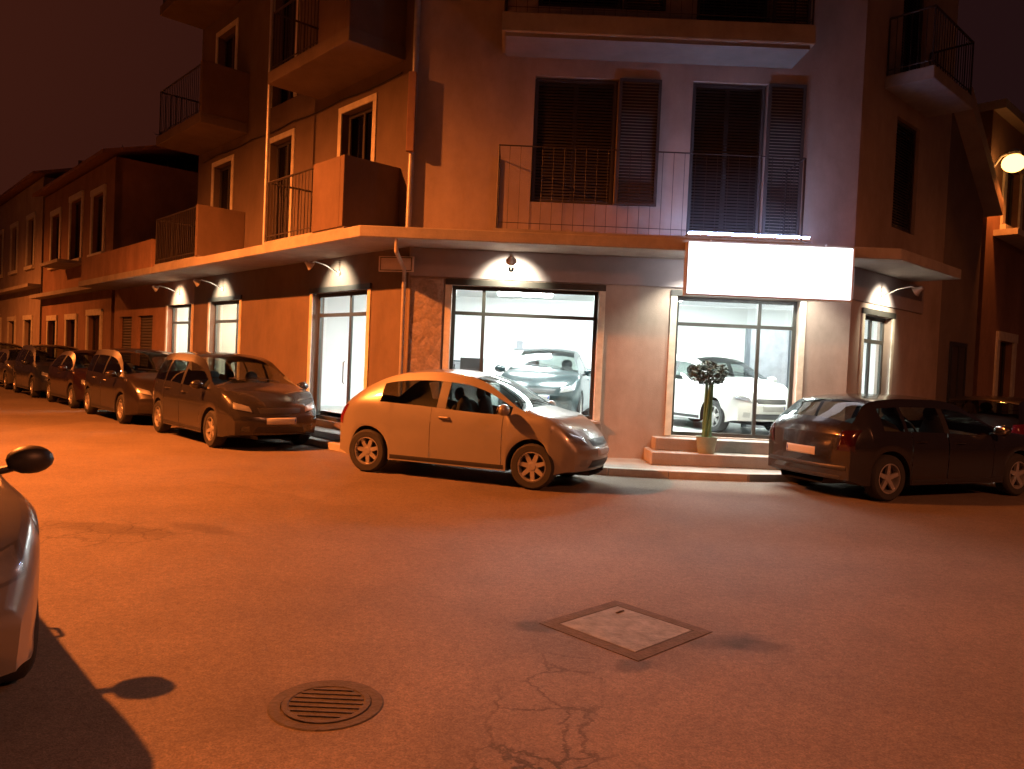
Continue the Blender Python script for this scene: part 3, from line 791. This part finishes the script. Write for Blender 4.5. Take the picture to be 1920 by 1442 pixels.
Bq = thing('street_lamp', 'glowing orange street lamp on a bracket from the house wall', 'street lamp', lp, group=SLG)
MB().tube([RR.n * .002, RR.n * .05], .09, 12).build('wall_plate', M['zinc'], Bq)
MB().tube([RR.n * .05, RR.n * .2 + Vector((0, 0, .22)), RR.n * .35 + Vector((0, 0, .26))], .03, 8).build('arm', M['zinc'], Bq, smooth=True)
hd_ = MB().lathe([(0, .14), (.07, .13), (.13, .06), (.13, 0), (0, 0)], Matrix.Translation(RR.n * .45 + Vector((0, 0, .2))), 18).build('lamp_head', M['zinc'], Bq, smooth=True)
MB().ball(RR.n * .45 + Vector((0, 0, .02)), (.24, .24, .2), 18, 10).build('lens', M['globe_e'], hd_, smooth=True)
sodium(Bq, RR.n * .45 + Vector((0, 0, -.25)), 170)

# ---------------------------------------------------------------- cars
def pchip(pts):
    xs = [p[0] for p in pts]; ys = [p[1] for p in pts]; n = len(xs)
    h = [xs[i + 1] - xs[i] for i in range(n - 1)]; d = [(ys[i + 1] - ys[i]) / h[i] for i in range(n - 1)]
    m = [d[0]] + [0] * (n - 2) + [d[-1]]
    for i in range(1, n - 1):
        if d[i - 1] * d[i] > 0:
            w1_, w2_ = 2 * h[i] + h[i - 1], h[i] + 2 * h[i - 1]
            m[i] = (w1_ + w2_) / (w1_ / d[i - 1] + w2_ / d[i])
    def f(x):
        if x <= xs[0]: return ys[0]
        if x >= xs[-1]: return ys[-1]
        i = max(k for k in range(n - 1) if xs[k] <= x)
        t = (x - xs[i]) / h[i]
        return ((1 + 2 * t) * (1 - t) ** 2) * ys[i] + t * (1 - t) ** 2 * h[i] * m[i] + t * t * (3 - 2 * t) * ys[i + 1] + t * t * (t - 1) * h[i] * m[i + 1]
    return f

STY = dict(
    supermini=dict(L=3.8, W=1.66, H=1.50, wb=2.48, ro=.60, r=.302,
        top=[(0, .80), (.012, .92), (.035, 1.02), (.085, 1.17), (.15, 1.315), (.22, 1.415), (.31, 1.475), (.42, 1.50), (.52, 1.475), (.6, 1.395), (.68, 1.25), (.765, 1.06), (.81, .995), (.87, .945), (.93, .85), (.97, .73), (1, .56)],
        belt=[(0, .78), (.04, .95), (.15, 1.01), (.35, .99), (.6, .945), (.8, .93), (1, .9)],
        glass=(.045, .17, .565, .77), win=(.205, .725), pill=(.0, .0, .44, .475), door=(.42, .42, .70), tumble=.27),
    carrier=dict(L=4.2, W=1.75, H=1.60, wb=2.62, ro=.72, r=.31,
        top=[(0, .92), (.01, 1.08), (.035, 1.33), (.07, 1.5), (.15, 1.58), (.3, 1.6), (.45, 1.59), (.56, 1.52), (.66, 1.34), (.76, 1.12), (.82, 1.03), (.9, .95), (.955, .83), (.98, .73), (1, .58)],
        belt=[(0, .88), (.04, 1.03), (.3, 1.02), (.6, .97), (.8, .95), (1, .92)],
        glass=(.02, .075, .545, .775), win=(.08, .73), pill=(.235, .25, .44, .465), door=(.262, .452, .69), tumble=.22),
    hatch=dict(L=4.18, W=1.74, H=1.41, wb=2.62, ro=.72, r=.31,
        top=[(0, .88), (.01, .98), (.03, 1.08), (.07, 1.21), (.115, 1.325), (.17, 1.375), (.3, 1.405), (.42, 1.405), (.52, 1.36), (.62, 1.21), (.7, 1.05), (.755, .965), (.84, .915), (.92, .83), (.97, .72), (1, .56)],
        belt=[(0, .84), (.04, .93), (.2, .935), (.5, .905), (.75, .885), (1, .86)],
        glass=(.03, .115, .505, .715), win=(.15, .67), pill=(.235, .25, .42, .445), door=(.262, .432, .655), tumble=.26),
    saloon=dict(L=4.4, W=1.74, H=1.43, wb=2.65, ro=.92, r=.31,
        top=[(0, .78), (.008, .9), (.03, .98), (.1, 1.02), (.15, 1.04), (.21, 1.2), (.28, 1.36), (.36, 1.42), (.46, 1.43), (.54, 1.38), (.62, 1.23), (.7, 1.05), (.745, .98), (.84, .92), (.93, .83), (.975, .72), (1, .55)],
        belt=[(0, .8), (.1, .96), (.3, .95), (.6, .92), (.75, .9), (1, .88)],
        glass=(.15, .27, .525, .705), win=(.24, .67), pill=(.29, .303, .44, .462), door=(.30, .45, .66), tumble=.24),
)
def smooth01(x): x = max(0, min(1, x)); return x * x * (3 - 2 * x)

def make_car(style, label, paint_m, at, heading, name='parked_car', cat='car', group=None, trim=None, rim_spokes=6, low=False, plate=True, tailm='tail'):
    st = STY[style]; L, W_, H = st['L'], st['W'], st['H']; r = st['r']; R = r + .055
    zs0, zu = .215, .19
    xr = st['ro']; xf = xr + st['wb']                      # axle positions from the tail
    top = pchip(st['top']); belt = pchip(st['belt'])
    hw = pchip([(0, .86), (.03, .905), (.1, .965), (.25, 1.0), (.75, 1.0), (.88, .975), (.96, .91), (1, .82)])
    g0, g1, g2, g3 = st['glass']; wA, wB = st['win']; p1a, p1b, p2a, p2b = st['pill']; dA, dB, dC = st['door']
    us = {0.0, 1.0, g0, g1, g2, g3, wA, wB, p1a, p1b, p2a, p2b, dA, dB, dC}
    base = set(us)
    n = int(L / .06)
    for i in range(n + 1): us.add(i / n)
    for k in range(12):                                     # denser towards the ends
        us.add(.06 * (k / 12) ** 1.4); us.add(1 - .07 * (k / 12) ** 1.4)
    for xc in (xr, xf):
        for k in range(25):
            us.add((xc + R * cos(pi * (1 - k / 24) * 1.0)) / L)
            base.add((xc + R * cos(pi * k / 24)) / L)
        us |= {u for u in base}
    us = sorted(us); keep = []
    for u in us:
        if keep and (u - keep[-1]) * L < .009:
            if u in base and keep[-1] not in base: keep[-1] = u
            elif u in base: keep.append(u) if (u - keep[-1]) * L > .002 else None
            continue
        keep.append(u)
    us = keep
    wbig = W_ / 2
    h0 = H - belt(.4)
    def section(u):
        x = u * L; w = wbig * hw(u)
        zt = top(u); zb = min(belt(u), zt - .035)
        zs = zs0 + .05 * smooth01((u - .93) / .07) + .06 * smooth01((.06 - u) / .06)
        for xc in (xr, xf):
            dx = abs(x - xc)
            if dx < R: zs = max(zs, r + sqrt(R * R - dx * dx))
        zs = min(zs, zb - .06)
        h = zt - zb; q = smooth01(min(1, h / h0))
        yb = w * .945
        yre = w * (.90 - (st['tumble'] - .02) * q)
        zre = zb + h * (.55 + .36 * q)
        P = [(0, zu), (.5 * w, zu), (.53 * w, max(zu, zs - .01)), (w - .05, zs - .004), (w * .985, zs)]
        for k in range(1, 7):
            f = k / 6; z = zs + (zb - zs) * f
            v = (z - .60) / .45
            y = w * (1 - .055 * v * v if v > 0 else 1 - .035 * v * v)
            if k == 6: y = min(y, yb)
            # crisp waist line above the handles
            P.append((y, z))
        P[10] = (yb, zb)
        for k in range(1, 5):
            f = k / 4
            P.append((yb + (yre - yb) * f + .022 * q * sin(pi * f), zb + (zre - zb) * f))
        for k in range(1, 5):
            f = k / 4
            P.append((yre * (1 - f), zre + (zt - zre) * sin(f * pi / 2) ** .85))
        out = []
        for (y, z) in P:
            xx = x; yy = min(1, abs(y) / wbig)
            ff = smooth01(1 - (L - x) / .75); fr_ = smooth01(1 - x / .6)
            xx -= ff * .26 * yy ** 2.4; xx += fr_ * .14 * yy ** 2.6
            if z < .5: xx -= ff * .05 * (.5 - z) / .3
            out.append(Vector((xx, y, z)))
        return out
    V = []; F = []; T = []
    rows = [section(u) for u in us]; NP_ = len(rows[0])
    def ring(sec): return sec + [Vector((p.x, -p.y, p.z)) for p in reversed(sec[1:-1])]
    rings = [ring(s) for s in rows]; NR = len(rings[0])
    for rg in rings: V += rg
    half = NP_ - 1
    for i in range(len(us) - 1):
        um = (us[i] + us[i + 1]) / 2
        for k in range(NR):
            k2 = (k + 1) % NR
            s_ = k if k < half else NR - 1 - k             # strip number
            left = k < half
            F.append((i * NR + k, (i + 1) * NR + k, (i + 1) * NR + k2, i * NR + k2))
            t = 'body'
            if s_ <= 3: t = 'underbody'
            elif s_ <= 9:
                if s_ >= 4:
                    if dB < um < dC: t = 'door_f' + ('l' if left else 'r')
                    elif dA < um < dB: t = 'door_r' + ('l' if left else 'r')
            elif s_ <= 12:
                if wA < um < wB and not (p1a < um < p1b) and not (p2a < um < p2b):
                    j = 'a' if um < p1a else ('b' if um < p2a else 'c')
                    t = 'side_window_' + j + ('l' if left else 'r')
                elif p2a < um < p2b: t = 'pillar' + ('l' if left else 'r')
            elif s_ >= 14:
                if g2 < um < g3: t = 'windshield'
                elif g0 < um < g1: t = 'rear_window'
            T.append(t)
    # end caps
    def cap(idx, sgn):
        sec = rows[idx]; m = 10; grid = []
        z0_, z1_ = sec[4].z, sec[-1].z
        for j in range(4, NP_):
            p = sec[j]; row = []
            for q in range(m + 1):
                f = 1 - 2 * q / m; y = p.y * f
                v = (p.z - z0_) / (z1_ - z0_) * 2 - 1
                yy = abs(y) / wbig; ye = abs(p.y) / wbig
                c_ = (.26 if sgn > 0 else .14); ex = 2.4 if sgn > 0 else 2.6
                x = p.x + sgn * c_ * (ye ** ex - yy ** ex) + sgn * .035 * (1 - v * v) * (1 - (yy / max(ye, .01)) ** 2 if ye > .01 else 0)
                row.append(Vector((x, y, p.z)))
            grid.append(row)
        b0 = len(V)
        for row in grid: V.extend(row)
        for j in range(len(grid) - 1):
            for q in range(m):
                F.append((b0 + j * (m + 1) + q, b0 + j * (m + 1) + q + 1, b0 + (j + 1) * (m + 1) + q + 1, b0 + (j + 1) * (m + 1) + q)); T.append('body')
    cap(len(us) - 1, 1); cap(0, -1)
    x0 = (xr + xf) / 2
    V = [Vector((v.x - x0, v.y, v.z)) for v in V]
    tree = BVHTree.FromPolygons(V, F)
    root = thing(name, label, cat, (at[0], at[1], at[2] if len(at) > 2 else 0), heading, group)
    def part(names, oname, m, parent=root, gap=0.0, solid=0.0):
        mb = MB(); mp = {}
        for f, t in zip(F, T):
            if t in names:
                q = []
                for i in f:
                    if i not in mp: mp[i] = len(mb.v); mb.v.append(V[i].copy())
                    q.append(mp[i])
                mb.f.append(tuple(q))
        if gap:
            xs = [v.x for v in mb.v]; lo, hi = min(xs), max(xs)
            for v in mb.v:
                if abs(v.x - lo) < 1e-4: v.x += gap
                if abs(v.x - hi) < 1e-4: v.x -= gap
        o = mb.build(oname, m, parent, smooth=True)
        return o
    part(('body', 'pillarl', 'pillarr') if False else ('body',), 'body', paint_m)
    part(('underbody',), 'underbody', M['black'])
    for s in 'lr':
        for d in (('f', 'r') if dB - dA > .01 else ('f',)):
            dr = part(('door_' + d + s,), 'door', paint_m, gap=.0075)
            ux = (dB if d == 'f' else dA); sy = 1 if s == 'l' else -1
            hx = (ux + (.035 if d == 'f' else .02)) * L - x0
            hit = tree.ray_cast(Vector((hx + .08, sy * 3, belt(ux) - .13)), Vector((0, -sy, 0)))
            if hit[0]:
                c = hit[0]
                MB().tube([c + Vector((-.08, -sy * .005, 0)), c + Vector((-.06, sy * .03, .004)), c + Vector((.06, sy * .03, .004)), c + Vector((.08, -sy * .005, 0))], .013, 8).build('handle', paint_m if not low else M['black'], dr, smooth=True)
        part(('pillar' + s,), 'door_pillar', M['black'])
        for j in 'abc':
            if any(t == 'side_window_' + j + s for t in T): part(('side_window_' + j + s,), 'side_window', M['glasscar'])
    part(('windshield',), 'windshield', M['glasscar'])
    part(('rear_window',), 'rear_window', M['glasscar'])
    # surface patches: shapes laid on the body by ray
    def patch(oname, m, axis, quad, off=.006, nu=8, nv=6, parent=root, skirt=.02, smooth=True):
        mb = MB(); ok = True; g_ = []
        for j in range(nv + 1):
            row = []
            for i in range(nu + 1):
                u, v = i / nu, j / nv
                a = (1 - u) * (1 - v); b = u * (1 - v); c = u * v; d = (1 - u) * v
                p = [quad[0][q] * a + quad[1][q] * b + quad[2][q] * c + quad[3][q] * d for q in (0, 1)]
                if axis in ('front', 'rear'):
                    s = 1 if axis == 'front' else -1
                    h = tree.ray_cast(Vector((s * 5, p[0], p[1])), Vector((-s, 0, 0))); dn = Vector((s, 0, 0))
                else:
                    s = 1 if axis == 'left' else -1
                    h = tree.ray_cast(Vector((p[0], s * 3, p[1])), Vector((0, -s, 0))); dn = Vector((0, s, 0))
                if h[0] is None: return None
                nn = h[1] if h[1].dot(dn) > 0 else -h[1]
                edge_ = i in (0, nu) or j in (0, nv)
                row.append(h[0] + nn * (off if not edge_ else off * .3))
            g_.append(row)
        for row in g_: mb.v.extend(row)
        for j in range(nv):
            for i in range(nu):
                q = j * (nu + 1) + i; mb.f.append((q, q + 1, q + nu + 2, q + nu + 1))
        return mb.build(oname, m, parent, smooth=smooth)
    ht = top(.93); w = wbig
    # nose
    zl = .60 if style != 'carrier' else .64
    for sy in (1, -1):
        hl = patch('headlight', M['glasslamp'], 'front', [(sy * .50 * w, zl - .02), (sy * .86 * w, zl + .04), (sy * .84 * w, zl + .17), (sy * .55 * w, zl + .10)], .012)
        if hl: patch('reflector', M['reflector'], 'front', [(sy * .53 * w, zl), (sy * .83 * w, zl + .05), (sy * .81 * w, zl + .155), (sy * .57 * w, zl + .09)], .005, parent=hl)
        patch('fog_light', M['glasslamp'], 'front', [(sy * .58 * w, .33), (sy * .72 * w, .33), (sy * .72 * w, .42), (sy * .58 * w, .42)], .008, 4, 4)
        # tail lamps
        zt_ = .80 if style != 'carrier' else .90
        patch('tail_light', M[tailm], 'rear', [(sy * .66 * w, zt_ - .14), (sy * .88 * w, zt_ - .14), (sy * .87 * w, zt_ + .14), (sy * .70 * w, zt_ + .12)], .014)
    patch('grille', M['black'], 'front', [(-.4 * w, zl - .02), (.4 * w, zl - .02), (.44 * w, zl + .07), (-.44 * w, zl + .07)], .006)
    patch('air_intake', M['black'], 'front', [(-.52 * w, .30), (.52 * w, .30), (.46 * w, .40), (-.46 * w, .40)], .006)
    if plate:
        patch('number_plate', M['plate'], 'front', [(-.26, .445), (.26, .445), (.26, .55), (-.26, .55)], .016, smooth=False)
        patch('number_plate', M['plate'], 'rear', [(-.26, .56), (.26, .56), (.26, .67), (-.26, .67)], .016, smooth=False)
        for ax, z_ in (('front', .45), ('rear', .565)):
            patch('plate_band', M['plateblue'], ax, [(.215, z_), (.255, z_), (.255, z_ + .095), (.215, z_ + .095)], .018, 2, 2, smooth=False)
    patch('bumper_strip', M['black'], 'rear', [(-.8 * w, .40), (.8 * w, .40), (.8 * w, .46), (-.8 * w, .46)], .014, 12, 3)
    patch('bumper_strip', M['black'], 'rear', [(-.7 * w, .27), (.7 * w, .27), (.74 * w, .33), (-.74 * w, .33)], .008, 12, 3)
    for s in ('left', 'right'):
        if trim: patch('side_moulding', trim, s, [(xr + R + .1 - x0, .47), (xf - R - .12 - x0, .46), (xf - R - .12 - x0, .535), (xr + R + .1 - x0, .545)], .014, 20, 3)
        patch('sill_trim', M['black'], s, [(xr + R + .03 - x0, .235), (xf - R - .03 - x0, .235), (xf - R - .03 - x0, .29), (xr + R + .03 - x0, .29)], .008, 16, 2)
    # mirrors
    um = wB - .015
    zb_ = belt(um); xm = um * L - x0
    for sy in (1, -1):
        h = tree.ray_cast(Vector((xm, sy * 3, zb_ + .02)), Vector((0, -sy, 0)))
        y_ = (h[0].y if h[0] else sy * w * .94)
        mr = MB().ball((xm + .02, y_ + sy * .15, zb_ + .075), (.07, .115, .078), 14, 8).build('wing_mirror', paint_m if not low else M['black'], root, smooth=True)
        MB().tube([(xm, y_ - sy * .02, zb_ + .01), (xm + .01, y_ + sy * .1, zb_ + .04)], .022, 8).build('mirror_arm', M['black'], mr, smooth=True)
        MB().ball((xm - .045, y_ + sy * .15, zb_ + .075), (.012, .1, .065), 12, 6).build('mirror_glass', M['chrome'], mr, smooth=True)
    # wipers
    for y_ in (.05, .42):
        pts = []
        for k in range(6):
            f = k / 5; yy = y_ - .5 * f + .0; u_ = g3 - .012 - .03 * f
            h = tree.ray_cast(Vector((u_ * L - x0, yy, 3)), Vector((0, 0, -1)))
            if h[0]: pts.append(h[0] + Vector((0, 0, .014)))
        if len(pts) > 2: MB().tube(pts, .007, 5).build('wiper', M['black'], root)
    # cabin
    for y_ in (.36, -.36):
        xs_ = (dB + .08) * L - x0
        b = MB().ball((xs_ + .22, y_, .46), (.28, .24, .09), 14, 8).ball((xs_ - .02, y_, .78), (.10, .23, .36), 14, 8).ball((xs_ - .1, y_, 1.16), (.055, .12, .1), 12, 6)
        b.build('seat', M['seat'], root, smooth=True)
    xs_ = (dA + .05) * L - x0
    MB().ball((xs_ + .22, 0, .46), (.26, .6, .09), 18, 8).ball((xs_ - .04, 0, .76), (.1, .6, .32), 18, 8).build('seat', M['seat'], root, smooth=True)
    MB().ball(((g3 - .04) * L - x0, 0, belt(g3 - .05) - .09), (.3, w * .82, .1), 18, 8).build('dashboard', M['black'], root, smooth=True)
    xw = (g3 - .13) * L - x0
    b = MB(); c = Vector((xw, .36, belt(.6) - .06))
    b.tube([c + Vector((-.06 * sin(a_ * pi / 8), .18 * cos(a_ * pi / 8), .17 * sin(a_ * pi / 8))) for a_ in range(17)], .014, 6, False)
    b.build('steering_wheel', M['black'], root, smooth=True)
    # wheels
    for xc in (xr, xf):
        for sy in (1, -1):
            mt = Matrix.Translation((xc - x0, sy * (w - .115), r)) @ Matrix.Rotation(-sy * pi / 2, 4, 'X')
            ty = MB().lathe([(r * .66, -.095), (r * .9, -.097), (r * .985, -.07), (r, -.03), (r, .03), (r * .985, .07), (r * .9, .097), (r * .66, .095), (r * .66, -.095)], mt, 36).build('wheel', M['rubber'], root, smooth=True)
            b = MB().lathe([(r * .655, -.08), (r * .66, .085), (r * .60, .09), (r * .57, .06), (r * .56, -.02)], mt, 36)
            b.lathe([(0, .075), (.05, .072), (.065, .05), (.065, 0)], mt, 16)
            for q in range(rim_spokes):
                a_ = 2 * pi * q / rim_spokes + .3
                ca, sa = cos(a_), sin(a_)
                pts_ = []
                for (rr_, hw_, zz) in ((.05, .032, .066), (r * .59, .024, .074)):
                    for sg in (-1, 1): pts_.append(mt @ Vector((rr_ * ca - sg * hw_ * sa, rr_ * sa + sg * hw_ * ca, zz)))
                    for sg in (-1, 1): pts_.append(mt @ Vector((rr_ * ca - sg * hw_ * sa, rr_ * sa + sg * hw_ * ca, zz - .035)))
                b.add(pts_, [(0, 1, 5, 4), (0, 4, 6, 2), (1, 3, 7, 5), (4, 5, 7, 6)])
            b.build('rim', M['alloy'], ty, smooth=True)
            MB().lathe([(0, -.005), (r * .56, -.005)], mt, 24).build('brake_disc', M['cast'], ty)
    return root

CG = 'dark cars parked nose out along the left street'
silver = paint("paint_silver_beige", (0.235, 0.222, 0.195), .2, .32)
blackp = paint("paint_black", (0.018, 0.017, 0.02), .2, .25)
dgrey = paint("paint_dark_grey", (0.022, 0.021, 0.022), .2, .26)
dbrown = paint("paint_dark_brown", (0.018, 0.014, 0.013), .2, .28)
dblue = paint("paint_dark_blue", (0.025, 0.03, 0.05), .3, .3)
wine = paint("paint_dark_red", (0.022, 0.009, 0.009), .2, .28)
greyp = paint("paint_mid_grey", (0.085, 0.08, 0.08), .35, .3)

def place(near_rear, near_front, half, side=-1):
    """centre and heading of a car from the ground points of its two near wheels (side -1: they are its right ones)"""
    r_, f_ = Vector(near_rear), Vector(near_front); d = (f_ - r_).normalized()
    n = Vector((d.y, -d.x)) * (1 if side < 0 else -1)
    c = (r_ + f_) / 2 - n * half
    return (c.x, c.y), atan2(d.y, d.x)
c, h_ = place((-1.99, 10.70), (.34, 9.76), .72)
make_car('supermini', 'silver beige hatchback parked alone at the kerb in front of the wide shop window', silver, c, h_, trim=None, rim_spokes=7)
c, h_ = place((4.94, 10.04), (7.5, 11.15), .76)
make_car('hatch', 'black hatchback parked tail first before the entrance steps and the backlit sign', blackp, c, h_, rim_spokes=5, tailm='tail_smoked')
def left_car(t, o, style, label, p, gap_o=0, **kw):
    """nose at distance t along the left street, near flank at offset o"""
    st = STY[style]
    q = LL.p(t + st['L'] - (st['ro'] + st['wb'] / 2), o - st['W'] / 2, 0)
    d = -LL.a
    return make_car(style, label, p, (q.x, q.y), atan2(d.y, d.x), group=CG, **kw)
left_car(1.15, 2.5, 'carrier', 'dark grey people carrier, first of the row from the corner beside the silver hatchback', dgrey)
left_car(5.75, 2.62, 'carrier', 'dark brown people carrier, second in the row along the left street', dbrown)
left_car(10.4, 2.55, 'supermini', 'dark red small hatchback, third in the row along the left street', wine)
left_car(14.7, 2.6, 'carrier', 'dark blue people carrier, fourth in the row before the tile roofed house', dblue)
left_car(19.3, 2.55, 'hatch', 'grey hatchback, fifth in the row before the tile roofed house', greyp)
left_car(24, 2.6, 'carrier', 'black people carrier, last of the row at the far end of the left street', blackp)
# far car by the dark house on the right
q = RR.p(4.75, 1.15, 0)
make_car('hatch', 'dark car half hidden beyond the black hatchback on the right hand street', dbrown, (q.x, q.y), atan2(.678, .735))
# near car on the left edge, nose towards us
d = Vector((.68, -.733)); c = Vector((-1.9, 3.12)) - d * 1.95 - Vector((.733, .68)) * .80
nearp = paint("paint_silver_grey", (0.2, 0.195, 0.19), .35, .3)
make_car('hatch', 'grey car cut off at the photo edge with its headlight and mirror closest to us', nearp, (c.x, c.y), atan2(d.y, d.x), low=True)

# ---------------------------------------------------------------- things in and before the shop
def potted_plant():
    root = thing('potted_plant', 'tall potted plant with dark leafy head on a green stem by the entrance steps', 'plant', (3.2, 12.3, .3))
    MB().lathe([(0, 0), (.13, 0), (.17, .26), (.18, .27), (.16, .27), (.155, .22), (0, .22)], seg=20).build('pot', M['pot'], root, smooth=True)
    b = MB()
    for k in range(5):
        a_ = k * 1.26; b.tube([(.05 * cos(a_), .05 * sin(a_), .2), (.045 * cos(a_ + .5), .045 * sin(a_ + .5), .7), (.05 * cos(a_ + 1), .05 * sin(a_ + 1), 1.15)], [.034, .028, .022], 7)
    b.build('stem', M['stem'], root, smooth=True)
    rnd = random.Random(3); b = MB()
    for k in range(1100):
        th = rnd.uniform(0, 2 * pi); ph = math.acos(rnd.uniform(-1, 1)); rr = rnd.uniform(.35, 1) ** .6
        c = Vector((.33 * rr * sin(ph) * cos(th) - .02, .27 * rr * sin(ph) * sin(th), 1.3 + .2 * rr * cos(ph)))
        c.x += .12 * (1.3 - c.z)
        dx = Vector((rnd.gauss(0, 1), rnd.gauss(0, 1), rnd.gauss(0, .7))).normalized(); dy = dx.cross(Vector((rnd.gauss(0, 1), rnd.gauss(0, 1), rnd.gauss(0, 1)))).normalized()
        l_, w_ = rnd.uniform(.05, .12) * (1.7 if rnd.random() < .06 else 1), rnd.uniform(.009, .018)
        b.add([c - dx * l_ / 2, c + dy * w_, c + dx * l_ / 2, c - dy * w_], [(0, 1, 2, 3)])
    b.build('crown', M['leaf'], root)
potted_plant()

def desk(name, label, loc, rz, sx, sy, h, top_m, body_m):
    root = thing(name, label, 'desk', loc, rz)
    MB().bx((0, 0, h - .02), (sx, sy, .04)).build('desktop', top_m, root, bevel=.004)
    MB().bx((0, -sy * .4, h / 2 - .02), (sx - .1, .03, h - .05)).build('front_panel', body_m, root)
    for s in (-1, 1): MB().bx((s * (sx / 2 - .04), 0, h / 2 - .02), (.04, sy - .06, h - .041)).build('leg', body_m, root)
    return root
desk('counter', 'grey counter against the back of the shop seen through the wide window', (-1.6, 17.6, .5), 0, 1.6, .6, 1.15, M['charcoal'], M['grey'])
desk('desk', 'low grey desk just inside the wide window left pane', (-.85, 14.4, .5), 0, .9, .6, .78, M['grey'], M['grey'])
def monitor(label, loc, rz):
    root = thing('monitor', label, 'monitor', loc, rz, )
    MB().bx((0, 0, .27), (.46, .03, .29)).build('screen', M['black'], root, bevel=.006)
    MB().tube([(0, 0, .01), (0, 0, .14)], .02, 8).build('stand', M['charcoal'], root)
    MB().bx((0, 0, .006), (.22, .16, .012)).build('base', M['charcoal'], root)
monitor('black computer monitor on the low desk inside the wide window', (-.78, 14.4, 1.28), rad(20))
def bottle(x, y, z, hh, rr, label):
    root = thing('bottle', label, 'bottle', (x, y, z), group='bottles on the low desk')
    MB().lathe([(0, 0), (rr, 0), (rr, hh * .65), (rr * .4, hh * .8), (rr * .4, hh * .95)], seg=12).build('flask', M['charcoal'], root, smooth=True)
    MB().lathe([(rr * .45, hh * .93), (rr * .45, hh), (0, hh)], seg=12).build('cap', M['black'], root)
bottle(-1.1, 14.3, 1.28, .28, .04, 'taller dark bottle at the end of the low desk inside the window')
bottle(-1.2, 14.45, 1.28, .2, .05, 'squat dark bottle at the end of the low desk inside the window')
tealp = paint("paint_teal", (0.006, 0.018, 0.021), .2, .3)
whitep = paint("paint_white", (0.72, 0.74, 0.72), .0, .35)
make_car('supermini', 'dark teal small car shown nose out inside the wide shop window', tealp, (.8, 16.3, .5), rad(-100), name='display_car', plate=True)
make_car('supermini', 'white small car shown nose out behind the entrance glazing', whitep, (4.0, 15.6, .5), rad(-66), name='display_car', plate=True)
sh = thing('wall_shelf', 'grey shelf of small boxes on the back wall of the shop', 'shelf', (.75, 19.0, 2.0))
MB().bx((0, 0, 0), (1.5, .3, .04)).build('board', M['grey'], sh)
for i in range(6): MB().bx((-.6 + i * .24, -.02, .11 + .02 * (i % 3)), (.16, .18, .18 + .04 * (i % 3))).build('box', M['charcoal' if i % 2 else 'grey'], sh)
dd = thing('inner_door', 'grey inner door at the side of the entrance room', 'door', (5.35, 15.9, .5))
MB().bx((0, 0, 1.05), (.8, .05, 2.1)).build('leaf', M['grey'], dd, bevel=.006)
for q in (-1, 1): MB().bx((q * .45, 0, 1.06), (.08, .12, 2.12)).build('frame', M['charcoal'], dd)
MB().tube([(-.3, -.03, 1.05), (-.3, -.08, 1.05), (-.2, -.08, 1.05)], .012, 8).build('handle', M['chrome'], dd, smooth=True)
bn = thing('bench', 'low dark bench against the back wall behind the white display car', 'bench', (4.3, 18.3, .5))
MB().bx((0, 0, .43), (1.8, .42, .07)).build('seat', M['charcoal'], bn, bevel=.01)
for q in (-1, 1): MB().bx((q * .75, 0, .2), (.07, .36, .39)).build('leg', M['grey'], bn)
